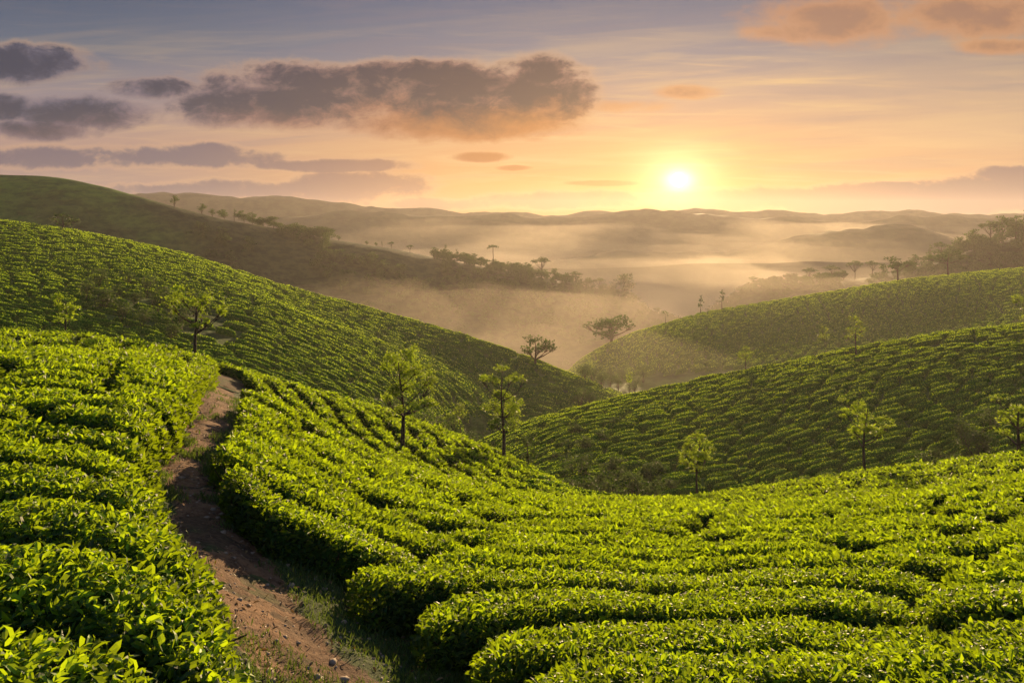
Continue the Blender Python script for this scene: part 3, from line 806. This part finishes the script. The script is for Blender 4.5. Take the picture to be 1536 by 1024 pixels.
# fallen leaves
nl = 1500; li = rng.integers(0, 400, nl); lj = rng.integers(5, NS - 5, nl)
LT = Acc(); lp_ = np.stack([PX[li, lj], PY[li, lj], PZ[li, lj] + .008], 1); lp_ = lp_[lp_[:, 1] < 20]
LT.add(*leaf_arrays(lp_, np.tile([0, 0, 1.], (len(lp_), 1)), rng.uniform(.03, .075, len(lp_)), rng.random(len(lp_)), seg=2, up=.0, spread=1.0, curl=.2), 1)
M['litter'] = leaf_material('dry_leaf', (.04, .022, .012), (.10, .055, .02), (.22, .14, .04), (.2, .12, .03), .2, .6)
link('leaf_litter', LT.build('leaf_litter', [M['hull'], M['litter']]), None, kind='stuff', category='fallen leaves', label='dry brown fallen leaves scattered over the dirt path')
# grass beside and on the path
gi = rng.integers(0, 419, 60000); gj = rng.integers(0, NS - 1, 60000)
pe = edge[gi, gj] + (fbm(PX[gi, gj] * 2.2, PY[gi, gj] * 2.2, 3, 15)) * 1.5
kp = pe > .42
gi, gj = gi[kp], gj[kp]; n = len(gi)
gx = PX[gi, gj] + rng.normal(0, .05, n); gy = PY[gi, gj] + rng.normal(0, .05, n); gz = PZ[gi, gj] - .01
sel = (gy < 26) & (gy > 2.5); gx, gy, gz = gx[sel], gy[sel], gz[sel]; n = len(gx)
G = Acc(); Pg = np.stack([gx, gy, gz], -1); Ng = np.tile([0, 0, 1.0], (n, 1))
G.add(*leaf_arrays(Pg, Ng, rng.uniform(.02, .075, n) * np.clip(gy / 6, 1, 2), rng.uniform(0, .8, n), seg=1, up=1.0, spread=.6, wid=.16), 1)
link('grass', G.build('grass', [M['hull'], M['grass']]), None, kind='stuff', category='grass', label='short dark grass and weeds along the edges of the dirt path')

# ------------------------------------------------------------------ trees
def clump_leaves(acc, c, r, n, size, sub=9, tone=0.0, seg=1):
    """leaf sprays gathered on twig ends inside one ellipsoid, airy between them"""
    c = np.array(c); r = np.array(r)
    d = rng.normal(size=(sub, 3)); d /= np.linalg.norm(d, axis=1)[:, None]
    cen = c + d * r * rng.uniform(.35, 1.0, (sub, 1))
    k = rng.integers(0, sub, n)
    off = rng.normal(size=(n, 3)) * (r * .21)
    p = cen[k] + off
    nrm = (p - c) / (r + 1e-6); nrm[:, 2] += .4; nrm /= np.linalg.norm(nrm, axis=1)[:, None] + 1e-9
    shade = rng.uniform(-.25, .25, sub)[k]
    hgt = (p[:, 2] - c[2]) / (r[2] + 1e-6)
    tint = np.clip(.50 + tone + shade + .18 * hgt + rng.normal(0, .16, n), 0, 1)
    acc.add(*leaf_arrays(p, nrm, size * rng.uniform(.6, 1.3, n), tint, seg=seg, up=.35, spread=1.0, wid=.55), 1)
    return cen
def make_tree(name, px, Yd, clumps, trunk_r, label, cat='tree', leaf='tree_leaf', fork=None, n_mult=1.0, tone=0.0, lean=0.0, base_py=None, group=None, twigs=True, seedv=None):
    """clumps: (px, py, rx, ry) as sighted; they are set at real distance, size and depth"""
    global rng
    rng = np.random.default_rng(seedv or int(px * 7 + Yd))
    k = Yd / F; bx = (px - CX) * k; bz = float(H(bx, Yd)); base = np.array([bx, Yd, bz])
    cl_ = []
    xs = [(c[0] - CX) * k - bx for c in clumps]; W_ = max(abs(v) for v in xs) + clumps[0][2] * k
    for (cx_, cy_, rx, ry) in clumps:
        x = (cx_ - CX) * k - bx; z = (HY - cy_) * k - bz
        dep = math.sqrt(max(0, 1 - (abs(x) / (W_ + .01)) ** 2)) * W_ * .75
        y = rng.uniform(-dep, dep)
        cl_.append((np.array([x, y, z]), np.array([rx * k, max(rx, ry) * k, ry * k])))
    ztop = max(c[0][2] for c in cl_); zlow = min(c[0][2] - c[1][2] for c in cl_)
    zf = zlow * .85 if fork is None else (HY - fork) * k - bz
    tr = Acc(); cr = Acc()
    tp = np.array([lean * ztop, 0, ztop * .93])
    nT = 12; tt = np.linspace(0, 1, nT)
    pts = np.stack([tt * tp[0] + .03 * ztop * np.sin(tt * 5 + px) * tt, .02 * ztop * np.sin(tt * 4 + 1) * tt, tt * tp[2]], 1); pts[0, 2] -= .3
    rad = trunk_r * (1 - tt * .82); rad[0] *= 1.5; rad[1] *= 1.1
    V_, q_, t_ = tube(pts, rad, 9); tr.add(V_, q_, t_, np.zeros(len(V_)), 0)
    ls = max(.13, Yd * .0036)
    for c, r in cl_:
        zz = np.clip(c[2] - np.linalg.norm(c[:2]) * .9, zf, tp[2] * .92); f = zz / tp[2]
        p0 = np.array([np.interp(f, tt, pts[:, j]) for j in range(3)]); r0 = np.interp(f, tt, rad)
        q = limb(tr, p0, c, r0 * .62, r0 * .18 + .004)
        vol_ = r[0] * r[2]
        n = int(n_mult * 5.0 * (r[0] * r[2] + .5 * r[0] * r[1]) * math.pi / (ls * ls)); n = max(12, min(n, 2600))
        sub = int(np.clip(6 + r[0] * r[2] * 14, 6, 18))
        cen = clump_leaves(cr, c, r, n, ls, sub, tone)
        if twigs:
            for e in cen: limb(tr, q[4], e, r0 * .16 + .003, .004 + Yd * .00006, .1, 5, 4)
    root = bpy.data.objects.new(name, None); COL.objects.link(root); root.location = base
    root['label'] = label; root['category'] = cat
    if group: root['group'] = group
    link('trunk', tr.build('trunk', [M['bark']]), root)
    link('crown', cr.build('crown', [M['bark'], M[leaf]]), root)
    return root
TREES = [
 ('young_tree', 98, 47, [(98,446,10,8),(106,460,10,8),(91,459,9,8),(98,472,11,8),(109,478,7,5),(90,482,6,4)], .08, 'slender young tree with small sunlit crown behind the crest of the upper left rows', .35),
 ('tree', 293, 43.5, [(290,437,16,9),(270,450,12,9),(266,462,8,8),(312,447,13,10),(332,464,12,8),(320,472,9,7),(296,455,16,9),(283,468,10,7),(309,486,9,6),(291,478,8,5),(316,479,7,5)], .13, 'open branching tree with yellow-green leaf clusters on the crest behind the dirt path', .2),
 ('tree', 603, None, [(612,532,15,11),(588,541,16,12),(601,555,20,14),(575,556,10,10),(626,556,18,13),(640,572,14,12),(612,578,22,13),(590,582,12,10),(650,596,11,9),(634,600,18,9),(578,598,10,8),(602,604,12,7),(640,585,12,8)], .13, 'tallest airy tree with dark straight trunk standing among the tea rows', .15, 690),
 ('tree', 755, 46, [(755,555,11,6),(735,562,12,5),(775,564,12,5),(786,571,6,4),(724,570,6,4),(745,573,9,4),(766,575,9,4),(755,597,18,11),(740,610,14,12),(771,610,14,12),(756,622,21,15),(741,632,11,9),(772,631,11,9)], .13, 'tree with rounded dense lower crown and thin flat upper crown at the spur edge', .1),
 ('slender_tree', 792, 46.5, [(795,658,8,6),(790,668,8,8),(798,677,8,7),(789,686,6,5),(795,691,5,4)], .06, 'small dark slender tree right of the two-tier crowned tree', -.25),
 ('tree', 691, 84, [(690,610,8,6),(684,618,7,6),(694,621,6,5)], .12, 'small rounded tree in the shaded hollow, the taller of two left of the two-tier tree', -.2),
 ('tree', 676, 80, [(675,628,9,6),(682,635,7,5),(668,636,5,4)], .1, 'short bushy tree in the shaded hollow, the lower of two left of the two-tier tree', .0),
 ('spreading_tree', 803, 163, [(800,508,13,6),(790,520,8,7),(818,513,13,6),(830,519,7,4),(810,526,13,6),(796,532,8,5),(822,525,8,4)], .32, 'spreading tree silhouetted on the edge of the left hill above the misty valley', -.3),
 ('umbrella_tree', 917, 249, [(912,481,24,7),(895,487,14,6),(932,486,16,7),(884,493,6,4),(945,490,6,4),(905,497,17,6),(926,497,12,5)], .55, 'wide umbrella crowned tree in golden mist at the foot of the hazy hill', -.35),
 ('young_tree', 944, 103, [(944,562,4,4),(943,569,5,5),(946,575,3,3)], .05, 'tiny sapling near the lower left end of the right tea hill crest', .0),
 ('young_tree', 1118, 112, [(1118,523,6,5),(1112,531,7,4),(1124,532,7,4),(1118,537,8,4)], .09, 'small bushy tree on the crest of the right tea hill below the umbrella trees', -.1),
 ('slender_tree', 1234, 132, [(1235,494,5,6),(1238,505,7,5),(1231,505,5,5)], .08, 'thin hazy tree just behind the crest of the right tea hill', -.2),
 ('slender_tree', 1284, 112, [(1279,478,7,5),(1287,486,8,6),(1279,496,8,5),(1296,495,5,3),(1286,505,7,5),(1278,508,5,3)], .11, 'slender tree with tiered leaf clusters on the crest above the foot track', -.1),
 ('umbrella_tree', 1347, 288, [(1347,392,13,5),(1337,397,9,4),(1358,396,9,4),(1347,401,12,4)], .42, 'dark rounded umbrella tree on the hazy hill crest, left of a thinner one', -.4),
 ('umbrella_tree', 1422, 293, [(1422,379,13,4),(1410,385,9,4),(1435,385,10,4),(1422,388,16,4),(1403,389,5,3)], .42, 'thin spreading umbrella tree on the hazy hill crest, near the right forest', -.35),
 ('slender_tree', 1051, 266, [(1051,450,3,5),(1049,458,3,3)], .2, 'very thin tall tree in golden mist left end of the hazy hill crest', -.3),
 ('slender_tree', 1083, 270, [(1083,440,4,4),(1083,448,3,4)], .2, 'thin tall misty tree, just right of a thinner one on the hazy crest', -.3),
 ('palm_tree', 998, 258, [(998,470,4,1.5)], .13, 'tiny lone tufted tree on the left tip of the hazy hill', -.3),
 ('tree', 1046, 42.5, [(1042,652,7,7),(1054,655,7,6),(1034,668,12,9),(1058,672,13,10),(1046,683,18,11),(1030,692,10,8),(1062,692,10,8),(1047,702,11,6),(1027,680,8,6)], .09, 'leafy sunlit tree with rounded crown at the near field edge below the sun', .1),
 ('tree', 1297, 44.3, [(1270,603,7,5),(1284,608,10,8),(1300,612,7,6),(1277,624,10,8),(1296,626,14,10),(1316,627,10,7),(1327,634,7,6),(1303,642,16,10),(1283,646,9,7),(1316,648,8,6),(1295,658,11,6)], .11, 'tree with warm yellow-tipped leaves and dark trunk at the right field edge', .2),
 ('tree', 1528, 45.2, [(1505,602,8,5),(1518,608,10,7),(1499,616,10,7),(1532,612,12,9),(1548,620,14,11),(1514,630,12,8),(1535,636,14,9),(1552,642,12,8),(1522,655,10,6),(1538,660,10,6)], .14, 'yellow-leaved tree cut off by the right edge beside the near field', .2),
 ('tree', 1541, 121, [(1531,449,7,6),(1543,452,11,8),(1535,464,9,7),(1548,468,9,7),(1536,476,6,4)], .14, 'leafy tree on the right tea hill crest cut off by the right edge', -.1),
 ('umbrella_tree', 95, 203, [(95,325,12,4),(85,330,8,3),(105,331,9,3),(95,335,12,4)], .35, 'dark flat-crowned tree on the skyline of the left tea hill', -.4),
 ('round_bush', 397, 184, [(397,434,8,6),(393,438,6,5)], .2, 'single round bush on the upper sunlit slope of the left tea hill', -.3),
 ('tall_tree', 937, 431, [(937,416,11,6),(929,424,9,6),(946,426,10,6),(937,433,12,6),(931,440,8,4)], .6, 'tall faint tree rising out of the glowing mist above the umbrella tree', -.4),
]
for t in TREES:
    nm, px, Yd, cl_, tr_, lab, tone = t[:7]
    if Yd is None: Yd = hit(px, t[7], 0)[1]
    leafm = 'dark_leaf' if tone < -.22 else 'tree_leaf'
    far_ = Yd > 90
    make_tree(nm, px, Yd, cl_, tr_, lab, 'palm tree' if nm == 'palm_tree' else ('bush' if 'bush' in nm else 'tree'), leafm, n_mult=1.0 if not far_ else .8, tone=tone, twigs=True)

# shrubs in the shaded hollows
def make_shrub(name, w, h, n, ls, seedv):
    global rng
    rng = np.random.default_rng(seedv)
    tr = Acc(); cr = Acc()
    for i in range(5):
        a = rng.uniform(0, 6.28); rr = rng.uniform(0, .45) * w
        c = np.array([math.cos(a) * rr, math.sin(a) * rr, h * rng.uniform(.35, .68)])
        limb(tr, (0, 0, -.15), c, .05, .02)
        clump_leaves(cr, c, np.array([w * .34, w * .34, h * .3]), n // 5, ls, 8, -.2)
    return tr.build('stem', [M['bark']]), cr.build('foliage', [M['bark'], M['dark_leaf']])
shr = [make_shrub('shrub', *a) for a in ((2.4, 1.7, 700, .2, 1), (3.2, 2.6, 900, .24, 2), (1.8, 1.3, 500, .18, 3), (2.6, 3.4, 800, .22, 4))]
def put_shrub(px, Yd, kind, s, label, group):
    bx = (px - CX) / F * Yd; root = bpy.data.objects.new('shrub', None); COL.objects.link(root)
    root.location = (bx, Yd, float(H(bx, Yd))); root.rotation_euler = (0, 0, random.uniform(0, 6.28)); root.scale = (s, s, s)
    root['label'] = label; root['category'] = 'shrub'; root['group'] = group
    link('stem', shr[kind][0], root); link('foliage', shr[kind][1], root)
random.seed(5)
VS = [(846, 58), (862, 60), (872, 66), (884, 58), (896, 63), (908, 60), (915, 68), (928, 58), (940, 64), (952, 61), (966, 66), (978, 60), (992, 68), (1008, 64), (835, 74), (852, 79), (868, 84), (884, 76), (902, 80), (922, 86)]
for i, (px, Yd) in enumerate(sorted(VS)):
    put_shrub(px, Yd, random.randrange(3), random.uniform(.7, 1.15), 'dark shrub in the shaded gully below the right tea hill, %s from the left' % ORD[i], 'shrubs in the gully')
HS = [(128, 108), (146, 118), (160, 104), (178, 112), (192, 125), (205, 110), (219, 118), (234, 106), (247, 120), (256, 110), (271, 102), (290, 112), (308, 118), (215, 96), (185, 98), (262, 94)]
for i, (px, Yd) in enumerate(sorted(HS)):
    put_shrub(px, Yd, random.choice((1, 1, 3, 3)), random.uniform(.8, 1.3), 'dark shrub on the shaded left hillside behind the near crest, %s from the left' % ORD[i], 'shrubs on the shaded left hillside')
RS = [(1385, 66), (1405, 70), (1430, 67), (1450, 72), (1470, 69), (1490, 75), (1350, 64), (1320, 66), (1180, 63), (1210, 66), (1240, 64)]
for i, (px, Yd) in enumerate(sorted(RS)):
    put_shrub(px, Yd, random.randrange(4), random.uniform(.7, 1.1), 'dark shrub at the shaded foot of the right tea hill, %s from the left' % ORD[i], 'shrubs at the foot of the right hill')
MS = [(720, 118), (735, 122), (832, 124), (842, 130), (640, 92), (655, 96), (705, 90), (590, 94), (870, 148), (884, 150), (622, 88), (878, 166), (890, 171), (902, 177), (915, 183), (928, 177), (940, 187), (952, 180), (965, 190), (934, 195), (918, 193), (903, 168), (947, 172)]
for i, (px, Yd) in enumerate(sorted(MS)):
    put_shrub(px, Yd, random.choice((1, 3, 3)), random.uniform(.9, 1.5), 'hazy shrub low on the left tea hill near the valley, %s from the left' % ORD[i], 'shrubs low on the left hill')

# far forest trees
def proto(kind, seedv):
    global rng
    rng = np.random.default_rng(seedv); tr = Acc(); cr = Acc()
    def cl_(x, y, z, rx, rz, n, ls=.9): 
        clump_leaves(cr, np.array([x, y, z]), np.array([rx, rx, rz]), n, ls, 7, -.2)
        limb(tr, (0, 0, max(0, z - rx - 2)), (x, y, z), .12, .05, .1, 4, 4)
    if kind == 'round':
        limb(tr, (0, 0, -1), (0, 0, 7), .3, .12)
        for i in range(6): a = i * 1.05 + rng.uniform(-.3, .3); cl_(math.cos(a) * 1.9, math.sin(a) * 1.9, rng.uniform(4.5, 8), 1.9, 1.5, 55)
        cl_(0, 0, 8.6, 1.8, 1.3, 50)
    if kind == 'umbrella':
        limb(tr, (0, 0, -1), (0, 0, 8), .3, .12)
        for i in range(8): a = i * .8 + rng.uniform(-.3, .3); rr = rng.uniform(1.6, 4.2); cl_(math.cos(a) * rr, math.sin(a) * rr, 8.6 - rr * .18, 1.7, .6, 45, .8)
        cl_(0, 0, 9.2, 2.2, .7, 60, .8)
    if kind == 'tall':
        limb(tr, (0, 0, -1), (0, 0, 10), .22, .08)
        for i in range(5): cl_(rng.uniform(-.7, .7), rng.uniform(-.7, .7), 5.5 + i * 1.3, 1.2, .8, 28, .7)
    if kind == 'tuft':
        limb(tr, (0, 0, -1), (.2, 0, 9.5), .2, .12)
        for i in range(11):
            a = i * .57; e = np.array([math.cos(a) * 2.3, math.sin(a) * 2.3, 9.1 + rng.uniform(-.8, .9)])
            q = limb(tr, (.2, 0, 9.5), e, .06, .03, -.5, 5, 4)
            p = q[rng.integers(1, 5, 14)] + rng.normal(0, .1, (14, 3)); cr.add(*leaf_arrays(p, np.tile([0, 0, 1.], (14, 1)), np.full(14, .8), np.full(14, .3), seg=1, wid=.35), 1)
    return tr, cr
KINDS = ['round', 'umbrella', 'tall', 'tuft']; PR = {}
for i, kd in enumerate(KINDS):
    tr, cr = proto(kd, 30 + i); PR[kd] = (tr.build('trunk', [M['bark']]), cr.build('crown', [M['bark'], M['dark_leaf']]), tr, cr)
def put_tree(px, Yd, kd, hpx, label, group, name=None):
    bx = (px - CX) / F * Yd; s = hpx / F * Yd / 10.0
    root = bpy.data.objects.new(name or {'round': 'round_tree', 'umbrella': 'umbrella_tree', 'tall': 'slender_tree', 'tuft': 'palm_tree'}[kd], None); COL.objects.link(root)
    root.location = (bx, Yd, float(H(bx, Yd)) - .3); root.rotation_euler = (0, 0, random.uniform(0, 6.28)); root.scale = (s, s, s)
    root['label'] = label; root['category'] = 'tree'; root['group'] = group
    link('trunk', PR[kd][0], root); link('crown', PR[kd][1], root)
def crestY(px, k): return float(np.interp(px, PXC, NY[k]))
FR = [(262, 'round', 15), (303, 'round', 14), (318, 'round', 11), (336, 'round', 13), (352, 'tall', 14), (366, 'umbrella', 12), (379, 'tall', 14), (394, 'round', 11), (410, 'umbrella', 15), (432, 'round', 9), (446, 'tall', 10), (461, 'round', 11), (478, 'round', 9), (494, 'tall', 9), (508, 'round', 8),
      (550, 'round', 6), (564, 'round', 6), (573, 'tall', 7), (587, 'umbrella', 9), (615, 'umbrella', 10), (667, 'tall', 14), (676, 'round', 10), (686, 'tall', 12), (700, 'round', 10), (711, 'round', 13), (722, 'round', 11), (739, 'tuft', 24), (752, 'round', 10), (776, 'round', 12), (790, 'round', 14), (812, 'umbrella', 22), (832, 'round', 14), (850, 'round', 12), (864, 'umbrella', 15), (880, 'round', 11), (899, 'umbrella', 14), (918, 'round', 12)]
for i, (px, kd, h) in enumerate(FR):
    put_tree(px, crestY(px, 14) - 3, kd, h * (1.25 if px < 640 else 1.5), 'small silhouetted tree on the wooded misty ridge crest, %s from the left' % ORD[i], 'trees along the wooded ridge crest')
GR = [(1131, 'umbrella', 20), (1152, 'round', 12), (1171, 'round', 14), (1192, 'round', 13), (1214, 'umbrella', 24), (1232, 'round', 14), (1248, 'umbrella', 26), (1266, 'round', 16), (1282, 'umbrella', 30), (1309, 'umbrella', 26), (1325, 'round', 18), (1372, 'round', 22), (1395, 'tall', 26), (1412, 'umbrella', 30), (1440, 'round', 30), (1462, 'round', 34), (1485, 'umbrella', 38), (1503, 'round', 42), (1524, 'round', 36), (1545, 'round', 40)]
for i, (px, kd, h) in enumerate(GR):
    put_tree(px, crestY(px, 14) - 4, kd, h, 'misty tree on the wooded bank behind the hazy right hill, %s from the left' % ORD[i], 'trees on the right wooded bank')
# the wood itself, one mass on the ridge faces
global_rng = np.random.default_rng(99); rng = global_rng
wood = Acc()
def stamp(kd, x, y, s, a):
    c_, s_ = math.cos(a), math.sin(a)
    for src in (PR[kd][3],):
        V = np.concatenate(src.V) * s; V = np.stack([V[:, 0] * c_ - V[:, 1] * s_ + x, V[:, 0] * s_ + V[:, 1] * c_ + y, V[:, 2] - 2.2 * s + float(H(x, y))], 1)
        wood.add(V, np.concatenate(src.q), np.concatenate(src.t), np.concatenate(src.a), 1)
for i in range(2300):
    px = rng.uniform(250, 1700); yc = crestY(px, 14)
    if px < 400 and rng.random() < (400 - px) / 130: continue
    Yd = yc + 6 - abs(rng.normal(0, 1)) * 55
    if Yd < crestY(px, 13) - 5: continue
    x = (px - CX) / F * Yd
    if vnoise(np.array([x / 28]), np.array([Yd / 28]), 5)[0] < (-.15 if px < 560 else (.05 if px < 660 else -.45)): continue
    if 500 < px < 650 and Yd > yc - 14: continue
    stamp('round' if rng.random() < .8 else 'umbrella', x, Yd, rng.uniform(.45, .85) * (1.25 if px > 1380 else 1), rng.uniform(0, 6.28))
link('forest', wood.build('forest', [M['bark'], M['dark_leaf']]), None, kind='stuff', category='forest', label='dark woodland covering the misty ridges across the valley')
print('wood', wood.n)

# ------------------------------------------------------------------ haze and valley mist
def vol(name, me, dens, col, aniso, label):
    m, n, o = mat(name + '_air'); v = n.nodes.new('ShaderNodeVolumePrincipled')
    v.inputs['Color'].default_value = (*col, 1); v.inputs['Density'].default_value = dens; v.inputs['Anisotropy'].default_value = aniso
    n.links.new(v.outputs[0], o.inputs['Volume'])
    me.materials.append(m)
    return link(name, me, None, kind='stuff', category=name, label=label)
def boxmesh(name, lo, hi):
    x0, y0, z0 = lo; x1, y1, z1 = hi
    V = [(x0, y0, z0), (x1, y0, z0), (x1, y1, z0), (x0, y1, z0), (x0, y0, z1), (x1, y0, z1), (x1, y1, z1), (x0, y1, z1)]
    return mesh(name, V, [(0, 3, 2, 1), (4, 5, 6, 7), (0, 1, 5, 4), (1, 2, 6, 5), (2, 3, 7, 6), (3, 0, 4, 7)])
vol('haze', boxmesh('haze', (-2300, -1700, -170), (2300, 1680, 52)), .00013, (.92, .83, .78), .5, 'thin golden morning haze filling the air over all the hills')

def mist_layer(y0, y1, topf, dens, label):
    nx = 80; ny = 90
    gx = np.linspace(-1000, 1000, nx); gy = np.linspace(y0, y1, ny)
    GX, GY = np.meshgrid(gx, gy, indexing='ij'); GZ = topf(GX, GY)
    top = np.stack([GX, GY, GZ], -1).reshape(-1, 3); bot = top.copy(); bot[:, 2] = -163
    n = nx * ny; idx = np.arange(n).reshape(nx, ny)
    ring = np.concatenate([idx[0, :], idx[1:, -1], idx[-1, -2::-1], idx[-2:0:-1, 0]])
    rg = np.stack([ring, np.roll(ring, -1), np.roll(ring, -1) + n, ring + n], 1)
    q = np.concatenate([gridq(nx, ny)[:, ::-1], gridq(nx, ny, n), rg[:, ::-1]])
    return vol('mist', mesh('mist', np.concatenate([top, bot]), q), dens, (1.0, .88, .72), .60, label)
def deep(off, far1, far2, seed, amp):
    def f(x, y):
        px = CX + F * x / y; fz = np.minimum(np.interp(px, PXC, NZ[14]), -20)
        a = np.clip((y - 430) / 120, 0, 1); b = np.clip((y - 560) / 250, 0, 1); c = np.clip((260 - y) / 100, 0, 1)
        return (fz - off) * (1 - a) + a * (far1 + (far2 - far1) * b) - c * 40 + fbm(x / 55, y / 75, 4, seed) * amp
    return f
def thin(z0, slope, seed, amp):
    return lambda x, y: z0 + np.clip((y - 180) / 350, 0, 1) * slope + fbm(x / 60, y / 90, 4, seed) * amp - np.clip((150 - y) / 38, 0, 1) * 40 - np.clip((x - 25) / 60, 0, 1) * np.clip((340 - y) / 60, 0, 1) * 13
mist_layer(112, 1100, thin(-33, 6, 77, 14), .0006, 'thinnest highest veil of golden mist over the valley hills')
mist_layer(114, 1090, thin(-41, 6, 78, 14), .0008, 'thin veil of golden mist drifting among the valley hills')
mist_layer(470, 1085, lambda x, y: -24 + np.clip((y - 470) / 400, 0, 1) * 26 + fbm(x / 90, y / 120, 3, 90) * 12, .0006, 'pale far veil of mist in front of the distant ridges')
mist_layer(150, 1080, deep(18, -44, -25, 87, 30), .0007, 'soft upper edge of the glowing mist bank in the valley')
mist_layer(152, 1070, deep(30, -54, -35, 88, 24), .0017, 'glowing middle of the mist bank in the valley')
mist_layer(154, 1060, deep(46, -62, -46, 89, 24), .0032, 'dense bright bottom of the mist bank deep in the valley')
print('done')
